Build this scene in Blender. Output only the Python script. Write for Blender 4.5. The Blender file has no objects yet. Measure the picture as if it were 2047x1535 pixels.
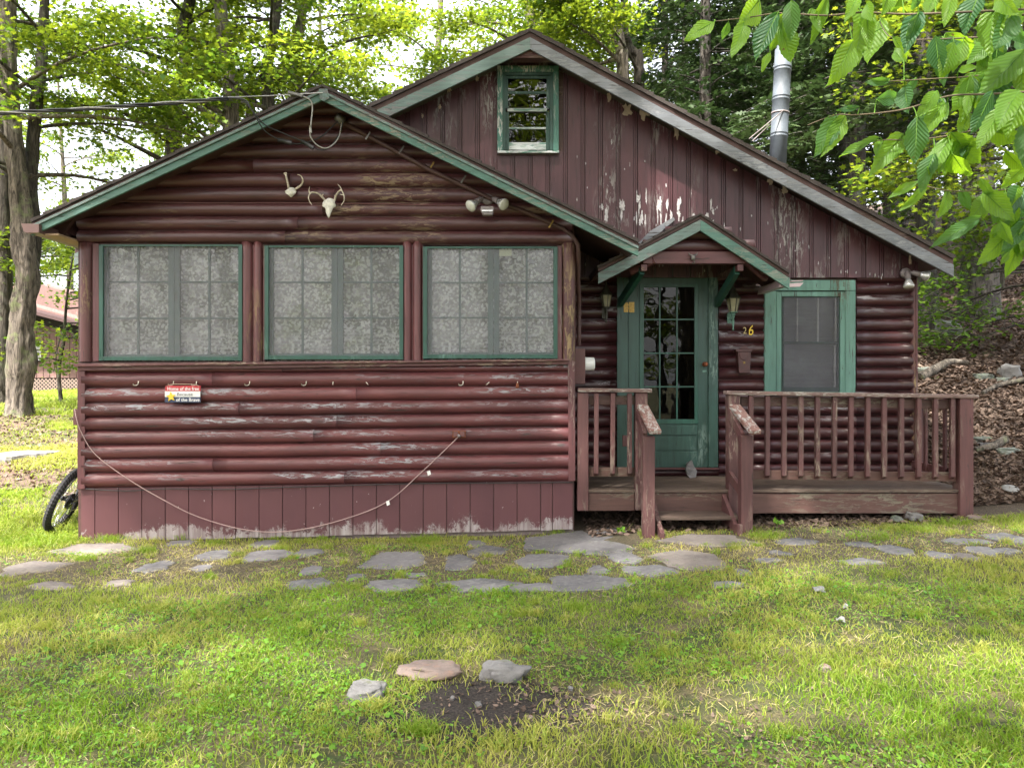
import bpy, math, random
import numpy as np
from mathutils import Vector, noise
R = math.radians
sc = bpy.context.scene
COL = sc.collection
random.seed(7); RNG = np.random.default_rng(11)

# ------------------------------------------------------------------ camera, sky, sun, exposure
H = 1.48; F = 1500.0; CX = 1024.0; HY = 761.0
cam = bpy.data.cameras.new('camera'); co = bpy.data.objects.new('camera', cam); COL.objects.link(co)
co.location = (0, 0, H); co.rotation_euler = (R(90), 0, 0)
cam.lens = F/2047*36; cam.sensor_width = 36; cam.shift_y = -6.5/2047; cam.clip_start = .05; cam.clip_end = 900
sc.camera = co
SUN_EL, SUN_AZ = 56, 212          # azimuth measured clockwise from +Y: the sun stands behind the camera, to its left
w = bpy.data.worlds.new('World'); sc.world = w; w.use_nodes = True
nt = w.node_tree; bg = nt.nodes['Background']
sky = nt.nodes.new('ShaderNodeTexSky'); sky.sky_type = 'NISHITA'; sky.sun_disc = False
sky.sun_elevation = R(SUN_EL); sky.sun_rotation = R(SUN_AZ); sky.air_density = 1.0; sky.dust_density = 9.0; sky.ozone_density = .6
veil = nt.nodes.new('ShaderNodeMix'); veil.data_type = 'RGBA'; veil.inputs[0].default_value = .45; veil.inputs[7].default_value = (7.0, 7.0, 7.3, 1)   # thin high cloud
nt.links.new(sky.outputs[0], veil.inputs[6]); nt.links.new(veil.outputs[2], bg.inputs[0]); bg.inputs[1].default_value = .15
sl = bpy.data.lights.new('sun', 'SUN'); so = bpy.data.objects.new('sun', sl); COL.objects.link(so)
sl.energy = 4.4; sl.angle = R(1.6); sl.color = (1, .955, .87)
SD = Vector((math.sin(R(SUN_AZ))*math.cos(R(SUN_EL)), math.cos(R(SUN_AZ))*math.cos(R(SUN_EL)), math.sin(R(SUN_EL))))
so.rotation_euler = SD.to_track_quat('Z', 'Y').to_euler(); so.location = SD*30
sc.view_settings.view_transform = 'Standard'; sc.view_settings.look = 'None'
sc.view_settings.exposure = 2.1; sc.view_settings.gamma = 1
sc.cycles.max_bounces = 7; sc.cycles.diffuse_bounces = 4; sc.cycles.transparent_max_bounces = 10
sc.cycles.sample_clamp_indirect = 6; sc.cycles.caustics_reflective = False; sc.cycles.caustics_refractive = False

# ------------------------------------------------------------------ helpers
def P(px, py, Y): return Vector(((px-CX)/F*Y, Y, H-(py-HY)/F*Y))
def X(px, Y): return (px-CX)/F*Y
def Z(py, Y): return H-(py-HY)/F*Y
def sm(t, a, b):
    t = min(1, max(0, (t-a)/(b-a))); return t*t*(3-2*t)
def interp(x, pts):
    if x <= pts[0][0]: return pts[0][1]
    for (a, za), (b, zb) in zip(pts, pts[1:]):
        if x <= b: return za+(zb-za)*(x-a)/(b-a)
    return pts[-1][1]
def ground(x, y):
    base = interp(x, [(-2, 0), (0, .03), (1.2, .10), (2.2, .15), (4, .2), (5, .27), (7, .5), (14, 1.6), (40, 5)])*sm(y, 3.2, 6.3)
    left = interp(y, [(7.3, 0), (10.5, .40), (14, .79), (20, .9), (35, .97), (60, 3), (200, 16)])
    right = interp(y, [(7.3, 0), (8.5, .42), (11, 1.25), (14, 1.95), (20, 3.5), (30, 6), (60, 12), (200, 20)])
    k = max(0, y-8)*.8
    wr = sm(x, 4.12-k, 4.8)
    z = base+left*(1-wr)+right*wr
    if y > 4 or abs(x) > 3 or True:
        a = .02 if y < 8 else .02+min(.16, (y-8)*.03)
        z += a*(noise.noise(Vector((x*.7, y*.7, 3)))) + .3*a*noise.noise(Vector((x*3, y*3, 1)))
    return z
def GP(px, py):
    dx, dz = (px-CX)/F, -(py-HY)/F
    y = 1.5
    while y < 60:
        if H+dz*y <= ground(dx*y, y): break
        y += .03
    return Vector((dx*y, y, ground(dx*y, y)))

def tag(o, label=None, cat=None, group=None, kind=None):
    if label: o['label'] = label
    if cat: o['category'] = cat
    if group: o['group'] = group
    if kind: o['kind'] = kind
    return o
def thing(name, loc, label, cat, group=None, rz=0):
    o = bpy.data.objects.new(name, None); COL.objects.link(o); o.location = loc; o.rotation_euler = (0, 0, rz)
    o.empty_display_size = .1
    return tag(o, label, cat, group)
def org(o):
    v = Vector((0, 0, 0))
    while o is not None: v = v+o.location; o = o.parent
    return v
class MB:
    def __init__(s): s.v = []; s.f = []; s.sm = []; s.r = []; s.cur = 0.5
    def pt(s, p): s.v.append((p[0], p[1], p[2])); s.r.append(s.cur); return len(s.v)-1
    def add(s, vs, fs, smooth=False):
        b = len(s.v)
        for p in vs: s.pt(p)
        for f in fs: s.f.append([b+i for i in f]); s.sm.append(smooth)
    def rnd(s): s.cur = random.random(); return s
    def box(s, x0, x1, y0, y1, z0, z1):
        v = [(x0,y0,z0),(x1,y0,z0),(x1,y1,z0),(x0,y1,z0),(x0,y0,z1),(x1,y0,z1),(x1,y1,z1),(x0,y1,z1)]
        s.add(v, [(0,3,2,1),(4,5,6,7),(0,1,5,4),(1,2,6,5),(2,3,7,6),(3,0,4,7)])
    def prism(s, poly, y0, y1):                       # poly of (x, z), extruded along y
        a = sum(poly[i][0]*poly[(i+1) % len(poly)][1]-poly[(i+1) % len(poly)][0]*poly[i][1] for i in range(len(poly)))
        if a < 0: poly = poly[::-1]
        n = len(poly)
        v = [(x, y0, z) for x, z in poly]+[(x, y1, z) for x, z in poly]
        s.add(v, [tuple(range(n)), tuple(range(2*n-1, n-1, -1))]+[(i, i+n, (i+1) % n+n, (i+1) % n) for i in range(n)])
    def pp(s, poly, Y0, Y1):                          # the same with the outline measured at the front face
        s.prism([(X(a, Y0), Z(b, Y0)) for a, b in poly], Y0, Y1)
    def rect(s, x0, x1, y0, y1, Y0, Y1):              # measured rectangle
        s.box(X(x0, Y0), X(x1, Y0), Y0, Y1, Z(y1, Y0), Z(y0, Y0))
    def bar(s, a, b, w, h, up=(0, 0, 1)):
        a = Vector(a); b = Vector(b); d = (b-a).normalized(); u = Vector(up)
        sd = d.cross(u)
        if sd.length < 1e-4: sd = d.cross(Vector((0, 1, 0)))
        sd.normalize(); u = sd.cross(d)
        vs = []
        for p in (a, b):
            for i, j in ((-1,-1),(1,-1),(1,1),(-1,1)): vs.append(p+sd*(i*w/2)+u*(j*h/2))
        s.add(vs, [(0,1,2,3),(7,6,5,4),(0,4,5,1),(1,5,6,2),(2,6,7,3),(3,7,4,0)])
    def tube(s, pts, r, n=8, caps=True, smooth=True, rough=0.0):
        pts = [Vector(p) for p in pts]; m = len(pts)
        if not hasattr(r, '__len__'): r = [r]*m
        b = len(s.v); ref = Vector((0.13, 0.21, 1)) if abs((pts[-1]-pts[0]).normalized().z) < .9 else Vector((1, .1, 0))
        for i, p in enumerate(pts):
            d = (pts[min(i+1, m-1)]-pts[max(i-1, 0)]).normalized()
            a = d.cross(ref).normalized(); c = a.cross(d)
            for k in range(n):
                t = 2*math.pi*k/n; q = a*math.cos(t)+c*math.sin(t); rr = r[i]
                if rough:
                    w_ = p+q*rr
                    rr *= 1+rough*noise.noise(Vector((q.x*2.2, q.y*2.2, w_.z*1.3+b*.01)))+rough*.5*noise.noise(w_*5)
                s.pt(p+q*rr)
        for i in range(m-1):
            for k in range(n):
                s.f.append([b+i*n+k, b+(i+1)*n+k, b+(i+1)*n+(k+1) % n, b+i*n+(k+1) % n][::-1]); s.sm.append(smooth)
        if caps:
            s.f.append([b+k for k in range(n)]); s.sm.append(False)
            s.f.append([b+(m-1)*n+k for k in range(n)][::-1]); s.sm.append(False)
    def lathe(s, prof, c, n=16, axis=(0, 0, 1), smooth=True):
        ax = Vector(axis).normalized(); a = ax.orthogonal().normalized(); e = ax.cross(a); c = Vector(c); b = len(s.v)
        for r_, h in prof:
            for k in range(n):
                t = 2*math.pi*k/n; s.pt(c+ax*h+(a*math.cos(t)+e*math.sin(t))*max(r_, 1e-4))
        for i in range(len(prof)-1):
            for k in range(n):
                s.f.append([b+i*n+k, b+i*n+(k+1) % n, b+(i+1)*n+(k+1) % n, b+(i+1)*n+k]); s.sm.append(smooth)
        s.f.append([b+k for k in range(n)][::-1]); s.sm.append(False)
        s.f.append([b+(len(prof)-1)*n+k for k in range(n)]); s.sm.append(False)
    def ball(s, c, r, sx=1, sy=1, sz=1, n=12):
        c = Vector(c); m = n//2; b = len(s.v)
        for i in range(m+1):
            ph = math.pi*i/m
            for k in range(n):
                t = 2*math.pi*k/n
                s.pt(c+Vector((r*sx*math.sin(ph)*math.cos(t), r*sy*math.sin(ph)*math.sin(t), r*sz*math.cos(ph))))
        for i in range(m):
            for k in range(n):
                s.f.append([b+i*n+k, b+(i+1)*n+k, b+(i+1)*n+(k+1) % n, b+i*n+(k+1) % n]); s.sm.append(True)
    def torus(s, c, axis, Rr, r, n=40, m=8, knob=0):
        ax = Vector(axis).normalized(); a = ax.orthogonal().normalized(); e = ax.cross(a); c = Vector(c); b = len(s.v)
        for i in range(n):
            t = 2*math.pi*i/n; q = a*math.cos(t)+e*math.sin(t)
            for k in range(m):
                u = 2*math.pi*k/m; rr = r*(1+(knob if (i % 2 and k % 2 == 0) else 0))
                s.pt(c+q*(Rr+rr*math.cos(u))+ax*rr*math.sin(u))
        for i in range(n):
            for k in range(m):
                s.f.append([b+i*m+k, b+((i+1) % n)*m+k, b+((i+1) % n)*m+(k+1) % m, b+i*m+(k+1) % m]); s.sm.append(knob == 0)
    def logrow(s, x0, x1, tl, bl, tr, br, y, bulge=.05, joint=True):
        # one half-round log from x0 to x1; top/bottom heights at each end
        xs = [x0]; cuts = []
        if joint and x1-x0 > 2.5:
            cuts = [x0+(x1-x0)*random.uniform(.25, .75)]
        segs = [(x0, cuts[0]-.0012), (cuts[0]+.0012, x1)] if cuts else [(x0, x1)]
        K = 9
        s.rnd(); r0_ = s.cur
        for a, b_ in segs:
            s.cur = min(1, max(0, r0_+random.uniform(-.06, .06))); ph = random.random()*50; n = max(2, int((b_-a)/.16)); base = len(s.v)
            jy = random.uniform(-.003, .003)
            for i in range(n+1):
                x = a+(b_-a)*i/n; t = (x-x0)/(x1-x0); zt = tl+(tr-tl)*t; zb = bl+(br-bl)*t
                wz = .0050*noise.noise(Vector((x*1.1, ph, 0))); wb = 1+.10*noise.noise(Vector((x*.9, ph, 7)))
                for k in range(K):
                    u = -1+2*k/(K-1)
                    z = (zt+zb)/2+(zt-zb)/2*u*.985+wz
                    s.pt((x, y+jy-bulge*wb*(max(0, 1-abs(u)**2.3))**.62, z))
            for i in range(n):
                for k in range(K-1):
                    s.f.append([base+i*K+k, base+(i+1)*K+k, base+(i+1)*K+k+1, base+i*K+k+1]); s.sm.append(True)
            for i in (0, n):
                f = [base+i*K+k for k in range(K)]
                s.f.append(f if i == n else f[::-1]); s.sm.append(False)
    def build(s, name, mat, parent=None, bevel=0, origin=None):
        if name in ('window_trim', 'brace', 'rafter', 'corner_board', 'rafter_tail', 'support_block', 'paint_flake', 'bare_wood_patch'):
            up = list(range(len(s.v)))
            def root(i):
                while up[i] != i: up[i] = up[up[i]]; i = up[i]
                return i
            for f in s.f:
                for q in f[1:]: up[root(q)] = root(f[0])
            gr = {}
            for f, m_ in zip(s.f, s.sm): gr.setdefault(root(f[0]), []).append((f, m_))
            if len(gr) > 1:
                for fl in gr.values():
                    ids = sorted({q for f, _ in fl for q in f}); mp = {q: i for i, q in enumerate(ids)}; b = MB()
                    b.v = [s.v[q] for q in ids]; b.r = [s.r[q] for q in ids]; b.f = [[mp[q] for q in f] for f, _ in fl]; b.sm = [m_ for _, m_ in fl]
                    o = b.build(name, mat, parent, bevel, origin)
                return o
        o0 = org(parent) if parent is not None else Vector(origin or (0, 0, 0))
        me = bpy.data.meshes.new(name)
        me.from_pydata([(a-o0.x, b-o0.y, c-o0.z) for a, b, c in s.v], [], s.f)
        me.polygons.foreach_set('use_smooth', s.sm)
        at = me.attributes.new('rnd', 'FLOAT', 'POINT'); at.data.foreach_set('value', s.r)
        me.materials.append(mat); me.update()
        o = bpy.data.objects.new(name, me); COL.objects.link(o)
        if parent is not None: o.parent = parent
        else: o.location = o0
        if bevel:
            m = o.modifiers.new('bevel', 'BEVEL'); m.width = bevel; m.segments = 2; m.limit_method = 'ANGLE'; m.angle_limit = R(50)
        return o
def npmesh(name, V, polys_n, LI, rnd, mat, parent=None, origin=(0, 0, 0), uv=None, smooth=False):
    o0 = np.array(org(parent) if parent is not None else origin, dtype=np.float32)
    me = bpy.data.meshes.new(name)
    V = (V-o0).astype(np.float32)
    me.vertices.add(len(V)); me.vertices.foreach_set('co', V.ravel())
    me.loops.add(len(LI)); me.loops.foreach_set('vertex_index', LI.astype(np.int32))
    cnt = polys_n.astype(np.int32); me.polygons.add(len(cnt))
    me.polygons.foreach_set('loop_start', np.concatenate([[0], np.cumsum(cnt)[:-1]]).astype(np.int32))
    me.polygons.foreach_set('loop_total', cnt)
    me.update(calc_edges=True)
    me.polygons.foreach_set('use_smooth', np.full(len(cnt), smooth))
    at = me.attributes.new('rnd', 'FLOAT', 'POINT'); at.data.foreach_set('value', rnd.astype(np.float32))
    me.materials.append(mat)
    o = bpy.data.objects.new(name, me); COL.objects.link(o)
    if parent is not None: o.parent = parent
    else: o.location = tuple(float(q) for q in o0)
    return o
def shapes(C, N_, T_, size, outline):
    """flat leaf outlines placed at centres C with normals N_, long axis T_ (numpy)"""
    N_ = N_/np.linalg.norm(N_, axis=1, keepdims=True)
    T_ = T_-(T_*N_).sum(1, keepdims=True)*N_; T_ /= (np.linalg.norm(T_, axis=1, keepdims=True)+1e-9)
    B_ = np.cross(N_, T_); O = np.array(outline)
    V = C[:, None, :]+size[:, None, None]*(O[None, :, 0, None]*B_[:, None, :]+O[None, :, 1, None]*T_[:, None, :])
    if O.shape[1] > 2: V = V+size[:, None, None]*O[None, :, 2, None]*N_[:, None, :]
    k = len(O); n = len(C)
    return V.reshape(-1, 3), np.full(n, k), np.arange(n*k)
OVAL = [(0, -.5), (.22, -.2), (.2, .15), (0, .5), (-.2, .15), (-.22, -.2)]
MAPLE = [(0, -.45), (.14, -.22), (.42, -.22), (.26, .0), (.48, .2), (.2, .18), (0, .55), (-.2, .18), (-.48, .2), (-.26, 0), (-.42, -.22), (-.14, -.22)]
CURL = [(0, -.5, .1), (.3, -.1, -.05), (.22, .3, .08), (0, .5, .2), (-.25, .2, .03), (-.28, -.2, .1)]

# ------------------------------------------------------------------ materials
class NM:
    def __init__(s, name):
        s.m = bpy.data.materials.new(name); s.m.use_nodes = True; s.t = s.m.node_tree; s.b = s.t.nodes['Principled BSDF']
        s.out = s.t.nodes['Material Output']
    def n(s, typ, **kw):
        nd = s.t.nodes.new(typ)
        for k, v in kw.items():
            if k.startswith('_'): setattr(nd, k[1:], v)
            else: s.put(nd.inputs[k.replace('__', ' ')], v)
        return nd
    def put(s, sock, v):
        if hasattr(v, 'links') or isinstance(v, bpy.types.NodeSocket): s.t.links.new(v, sock)
        elif isinstance(v, tuple) and len(v) == 3 and sock.type == 'RGBA': sock.default_value = (*v, 1)
        else: sock.default_value = v
    def coord(s, scale=(1, 1, 1), kind='Object'):
        c = s.n('ShaderNodeTexCoord'); return s.n('ShaderNodeMapping', Vector=c.outputs[kind], Scale=scale).outputs[0]
    def noise(s, vec, scale, detail=4, rough=.55, dist=0):
        return s.n('ShaderNodeTexNoise', Vector=vec, Scale=scale, Detail=detail, Roughness=rough, Distortion=dist).outputs[0]
    def ramp(s, fac, a, b, lo=0., hi=1.):
        return s.n('ShaderNodeMapRange', Value=fac, From__Min=a, From__Max=b, To__Min=lo, To__Max=hi).outputs[0]
    def mul(s, a, b, op='MULTIPLY'):
        nd = s.t.nodes.new('ShaderNodeMath'); nd.operation = op; s.put(nd.inputs[0], a); s.put(nd.inputs[1], b); return nd.outputs[0]
    def mix(s, f, a, b):
        nd = s.t.nodes.new('ShaderNodeMix'); nd.data_type = 'RGBA'
        s.put(nd.inputs[0], f); s.put(nd.inputs[6], a); s.put(nd.inputs[7], b); return nd.outputs[2]
    def rnd(s): return s.n('ShaderNodeAttribute', _attribute_name='rnd').outputs['Fac']
    def bump(s, h, dist=.002, strength=1, nrm=None):
        nd = s.n('ShaderNodeBump', Height=h, Distance=dist, Strength=strength)
        if nrm: s.put(nd.inputs['Normal'], nrm)
        return nd.outputs[0]
    def set(s, **kw):
        for k, v in kw.items(): s.put(s.b.inputs[k.replace('__', ' ')], v)
        return s.m
def axs(axis, along, across): return tuple(along if a == axis else across for a in 'xyz')
def paint(name, c1, c2, axis='x', peel=.5, pcol=(.42, .40, .38), rough=.5, crack=.5, upweather=False, big=1.3, dark=(.03, .02, .018), chips=None, pale2=None):
    """old brushed paint over wood: tone blotches, grain, cracks, flakes gone to grey wood"""
    m = NM(name)
    g = m.noise(m.coord(axs(axis, 2.2, 26)), 1, 5, .6)
    bl = m.noise(m.coord(axs(axis, .9, 3.0)), 1.3, 3)
    fine = m.noise(m.coord(axs(axis, 9, 60)), 1, 6, .7, .4)
    col = m.mix(m.ramp(bl, .32, .68), c1, c2)
    col = m.mix(m.ramp(g, .42, .72, 0, .75), col, tuple(c*.50 for c in c1))
    col = m.mix(m.ramp(m.rnd(), 0, 1, 0, .35), col, tuple(min(1, c*1.45+.004) for c in c2))
    crk = m.ramp(m.noise(m.coord(axs(axis, 3.5, 55)), 1, 4, .65, .6), .33, .385, 1, 0)
    col = m.mix(m.mul(crk, crack), col, dark)
    kn = m.n('ShaderNodeTexVoronoi', Vector=m.coord(axs(axis, 1.5, 4.2)), Scale=1.0).outputs['Distance']
    col = m.mix(m.mul(m.ramp(kn, .075, .05), .75*min(1, crack+.2)), col, dark)
    zone = m.ramp(m.noise(m.coord(axs(axis, .8, 2.4)), big, 3), .62-.25*peel, .78-.25*peel)
    if upweather:
        nz = m.n('ShaderNodeSeparateXYZ', Vector=m.n('ShaderNodeNewGeometry').outputs['Normal']).outputs[2]
        zone = m.mul(zone, m.mul(m.ramp(nz, -.15, .12), m.ramp(nz, .70, .95, 1, 0)))
    pk = m.ramp(m.noise(m.coord(axs(axis, 7, 34)), 1, 6, .72, .8), .515, .545)
    mask = m.mul(zone, pk)
    if chips is not None:
        ch = m.ramp(m.noise(m.coord((1, 1, 1)), chips, 4, .6), .70, .72); mask = m.mul(mask, ch, 'MAXIMUM')
    pc = m.mix(m.ramp(fine, .3, .7), pcol, pale2 or tuple(c*.45 for c in pcol))
    col = m.mix(mask, col, pc)
    h = m.mul(m.mul(g, .5), m.mul(fine, .5), 'ADD'); h = m.mul(h, m.mul(mask, .9), 'SUBTRACT'); h = m.mul(h, crk, 'SUBTRACT')
    return m.set(Base__Color=col, Roughness=m.ramp(mask, 0, 1, rough, .9), Normal=m.bump(h, .0022, .8))
def simple(name, col, rough=.6, metal=0, var=.25, scale=8, bumpd=.001):
    m = NM(name); n_ = m.noise(m.coord(), scale, 5, .6)
    return m.set(Base__Color=m.mix(m.ramp(n_, .3, .7), tuple(c*(1-var) for c in col), tuple(min(1, c*(1+var)) for c in col)),
                 Roughness=m.ramp(n_, .3, .7, rough*.85, min(1, rough*1.15)), Metallic=metal, Normal=m.bump(n_, bumpd, .6))
MA, MA2 = (.150, .040, .040), (.215, .058, .054)
M = {}
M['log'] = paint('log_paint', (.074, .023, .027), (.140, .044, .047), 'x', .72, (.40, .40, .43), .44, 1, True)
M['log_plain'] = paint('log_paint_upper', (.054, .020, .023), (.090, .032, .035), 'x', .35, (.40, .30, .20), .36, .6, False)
M['log_main'] = paint('log_paint_main', (.030, .0095, .012), (.056, .0165, .019), 'x', .36, (.42, .40, .42), .34, .6, True)  # shade of the porch recess is put into this darker log colour
M['post'] = paint('post_paint', (.095, .031, .034), (.140, .046, .048), 'z', .25, (.36, .26, .14), .42, .9, chips=None)
M['postpeel'] = paint('peeling_post_paint', (.070, .026, .027), (.110, .038, .038), 'z', .85, (.34, .25, .14), .5, 1, chips=14)
M['gable'] = paint('gable_paint', (.046, .0145, .020), (.075, .024, .030), 'z', .42, (.46, .44, .43), .42, .8, big=.9)
M['skirt'] = paint('skirt_paint', (.150, .040, .044), (.190, .055, .056), 'z', .15, (.5, .48, .46), .55, .4)
M['trimx'] = paint('maroon_trim', (.078, .027, .030), (.115, .040, .042), 'x', .7, (.40, .32, .25), .5, 1)
M['trimz'] = paint('maroon_trim_upright', (.076, .026, .030), (.112, .038, .041), 'z', .3, (.36, .3, .26), .5, .7)
M['green'] = paint('green_rake_paint', (.055, .130, .108), (.085, .185, .152), 'x', .62, (.34, .33, .28), .55, .7)
M['greenpale'] = paint('bleached_green_paint', (.085, .15, .135), (.15, .205, .195), 'x', 1.0, (.24, .24, .24), .6, .9)
M['whiterake'] = paint('bleached_rake_board', (.11, .12, .14), (.20, .215, .24), 'x', .9, (.30, .31, .33), .7, 1)
M['greendk'] = paint('dark_green_paint', (.013, .062, .046), (.020, .085, .064), 'z', .12, (.2, .35, .3), .4, .3)
M['greendoor'] = paint('door_green_paint', (.018, .056, .046), (.030, .080, .066), 'z', .15, (.3, .42, .38), .45, .5)  # green darkened to carry the shade around the door
M['greenwin'] = paint('flaking_green_paint', (.070, .165, .135), (.110, .225, .185), 'z', .45, (.12, .10, .07), .55, 1, chips=22)
M['greenatt'] = paint('attic_green_paint', (.035, .12, .095), (.07, .18, .145), 'z', .8, (.62, .62, .60), .5, .6)
M['deck'] = paint('weathered_deck_boards', (.070, .047, .038), (.125, .085, .066), 'x', .5, (.24, .20, .16), .7, 1)
M['deckz'] = paint('weathered_rail_uprights', (.074, .031, .032), (.112, .046, .045), 'z', .45, (.33, .26, .21), .6, 1)
M['railcap'] = paint('rail_cap_wood', (.12, .07, .065), (.18, .115, .10), 'x', .95, (.48, .44, .40), .65, 1)
M['railcapy'] = paint('rail_cap_wood_flaked', (.16, .07, .06), (.22, .12, .10), 'y', 1.3, (.55, .53, .50), .65, 1, dark=(.05, .04, .035))
M['fasciadk'] = paint('deck_face_board', (.078, .040, .034), (.115, .058, .048), 'x', .5, (.25, .22, .17), .65, 1)
M['shingle'] = simple('asphalt_shingle', (.050, .040, .038), .95, 0, .5, 90, .003)
M['roofedge'] = paint('roof_edge_board', (.050, .024, .022), (.075, .034, .030), 'x', .2, (.2, .15, .12), .6, .6)
M['soffit'] = paint('soffit_boards', (.055, .030, .026), (.080, .042, .034), 'x', .1, (.3, .22, .15), .7, .6)
M['dark'] = simple('near_black', (.018, .015, .014), .9, 0, .3, 4)  # near-black, stands in for unlit rooms and the neighbour's eave shadow
M['galv'] = simple('galvanised_steel', (.080, .096, .118), .6, .0, .18, 9, .0008)
M['sash'] = paint('greyed_sash_paint', (.022, .055, .050), (.036, .072, .066), 'z', .1, (.3, .36, .34), .5, .3)
M['paper'] = simple('soiled_white_paper', (.24, .24, .235), .8, 0, .1, 30)
M['steel'] = simple('dull_steel', (.16, .155, .15), .45, .6, .3, 30)
M['white'] = simple('white_plastic', (.78, .78, .76), .35, 0, .04, 10)
M['greyplastic'] = simple('grey_fixture_paint', (.20, .17, .17), .45, 0, .2, 14)
M['bone'] = simple('bleached_bone', (.66, .64, .58), .65, 0, .22, 40, .002)
M['antler'] = simple('antler', (.52, .46, .37), .55, 0, .35, 30, .002)
M['rubber'] = simple('tyre_rubber', (.016, .016, .018), .75, 0, .3, 60, .001)
M['blackmetal'] = simple('black_bike_metal', (.02, .02, .024), .35, .3, .2, 20)
M['silver'] = simple('silver_metal', (.62, .63, .66), .25, 1, .1, 20)
M['brass'] = simple('tarnished_brass', (.30, .20, .06), .45, .7, .4, 60)
M['mailbox'] = simple('mailbox_paint', (.065, .024, .024), .4, .1, .3, 20)
M['meterbox'] = simple('meter_box_paint', (.12, .05, .048), .55, 0, .15, 8)
M['lantgreen'] = simple('lantern_patina', (.10, .20, .16), .5, .2, .35, 40)
M['lantern'] = simple('dark_lantern_metal', (.055, .055, .042), .5, .4, .35, 40)
M['cord'] = simple('pink_cord', (.36, .25, .24), .5, 0, .12, 5)
M['cable'] = simple('black_cable', (.02, .02, .022), .5, 0, .2, 20)
M['cablegrey'] = simple('grey_cable', (.38, .37, .36), .5, .2, .2, 20)
M['whitehook'] = simple('painted_hook', (.62, .58, .50), .5, .2, .2, 40)
M['rust'] = simple('rusty_metal', (.20, .065, .03), .8, .3, .4, 60)
M['signred'] = simple('sign_red', (.42, .035, .045), .6, 0, .15, 40)
M['signwhite'] = simple('sign_white', (.72, .72, .72), .6, 0, .08, 40)
M['signblue'] = simple('sign_navy', (.035, .05, .10), .6, 0, .15, 40)
M['gold'] = simple('gold_star', (.72, .50, .04), .5, 0, .15, 50)
M['black'] = simple('black_ink', (.05, .05, .05), .7, 0, .1, 30)
M['twine'] = simple('twine', (.35, .27, .2), .9, 0, .2, 80)
M['concrete'] = simple('block_footing', (.20, .16, .15), .9, 0, .3, 20, .004)
def flag(name, a, b, lich=(.30, .31, .28)):
    m = NM(name); c = m.coord(); l = m.noise(c, 3, 6, .7); f_ = m.noise(c, 22, 6, .75); v = m.noise(m.coord((1, 1, 7)), 5, 5, .6, .5)
    col = m.mix(m.ramp(l, .38, .60), a, b); col = m.mix(m.ramp(f_, .50, .66, 0, .85), col, lich); col = m.mix(m.ramp(v, .36, .30, 0, .8), col, tuple(q*.35 for q in a)); col = m.mix(m.ramp(m.noise(c, 7, 5, .7), .60, .66, 0, .7), col, (.075, .085, .035)); col = m.mix(m.ramp(m.noise(c, 90, 2), .62, .70, 0, .7), col, tuple(q*.4 for q in a))
    col = m.mix(m.ramp(m.rnd(), 0, 1, 0, .4), col, tuple(q*1.5 for q in b))
    h = m.mul(l, m.mul(f_, .3), 'ADD'); h = m.mul(h, m.mul(v, .6), 'ADD')
    return m.set(Base__Color=col, Roughness=.85, Normal=m.bump(h, .012, .9))
M['flag'] = flag('bluestone_flag', (.075, .074, .080), (.135, .128, .134), (.20, .205, .19))
M['flagwarm'] = flag('warm_flag', (.105, .092, .088), (.165, .14, .125), (.19, .18, .16))
M['rock'] = flag('pale_rock', (.115, .112, .115), (.20, .195, .19), (.08, .076, .072))
M['rockpink'] = flag('rusty_slab', (.145, .115, .105), (.20, .155, .135), (.24, .12, .07))
M['mossrock'] = flag('mossy_rock', (.10, .115, .10), (.17, .18, .165), (.08, .14, .03))
def bark(name, a, b, lich, sc_=1.0):
    m = NM(name); c = m.coord((9*sc_, 9*sc_, 1.6*sc_)); n1 = m.noise(c, 1.2, 6, .65, 1.2); n2 = m.noise(m.coord(), 2.2, 4)
    n3 = m.noise(m.coord(), 9, 4, .6)
    col = m.mix(m.ramp(n1, .38, .62), a, b); col = m.mix(m.mul(m.ramp(n2, .5, .62), m.ramp(n3, .45, .6)), col, lich)
    return m.set(Base__Color=col, Roughness=.95, Normal=m.bump(n1, .035, 1))
M['bark'] = bark('maple_bark', (.035, .029, .024), (.20, .17, .14), (.15, .17, .085), 1.7)
M['barkdk'] = bark('dark_bark', (.018, .015, .013), (.085, .072, .058), (.10, .115, .07), 1.7)
M['barkhem'] = bark('hemlock_bark', (.022, .019, .017), (.085, .074, .064), (.07, .09, .065), 1.9)
M['twig'] = simple('twig_bark', (.13, .10, .065), .9, 0, .3, 20)
def leafmat(name, d1, d2, t1, t2, gloss=.12, mixt=.45, rough=.45):
    m = NM(name); r_ = m.rnd()
    bsdf = m.b; m.set(Base__Color=m.mix(r_, d1, d2), Roughness=rough); m.b.inputs['Specular IOR Level'].default_value = gloss*2
    tr = m.n('ShaderNodeBsdfTranslucent', Color=m.mix(r_, t1, t2))
    ms = m.n('ShaderNodeMixShader', Fac=mixt); m.t.links.new(bsdf.outputs[0], ms.inputs[1]); m.t.links.new(tr.outputs[0], ms.inputs[2])
    m.t.links.new(ms.outputs[0], m.out.inputs['Surface']); return m.m
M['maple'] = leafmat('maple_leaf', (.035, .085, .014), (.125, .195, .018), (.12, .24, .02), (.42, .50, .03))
M['mapledk'] = leafmat('dark_leaf', (.035, .085, .014), (.09, .16, .022), (.08, .17, .012), (.20, .32, .03))  # maple leaf in darker, less yellow tones
M['hemlock'] = leafmat('hemlock_needles', (.022, .044, .022), (.075, .112, .045), (.02, .05, .012), (.06, .10, .03), .1, .25)
M['grass'] = leafmat('grass_blade', (.130, .245, .016), (.48, .42, .12), (.32, .54, .022), (.66, .62, .16), .15, .4)
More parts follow.
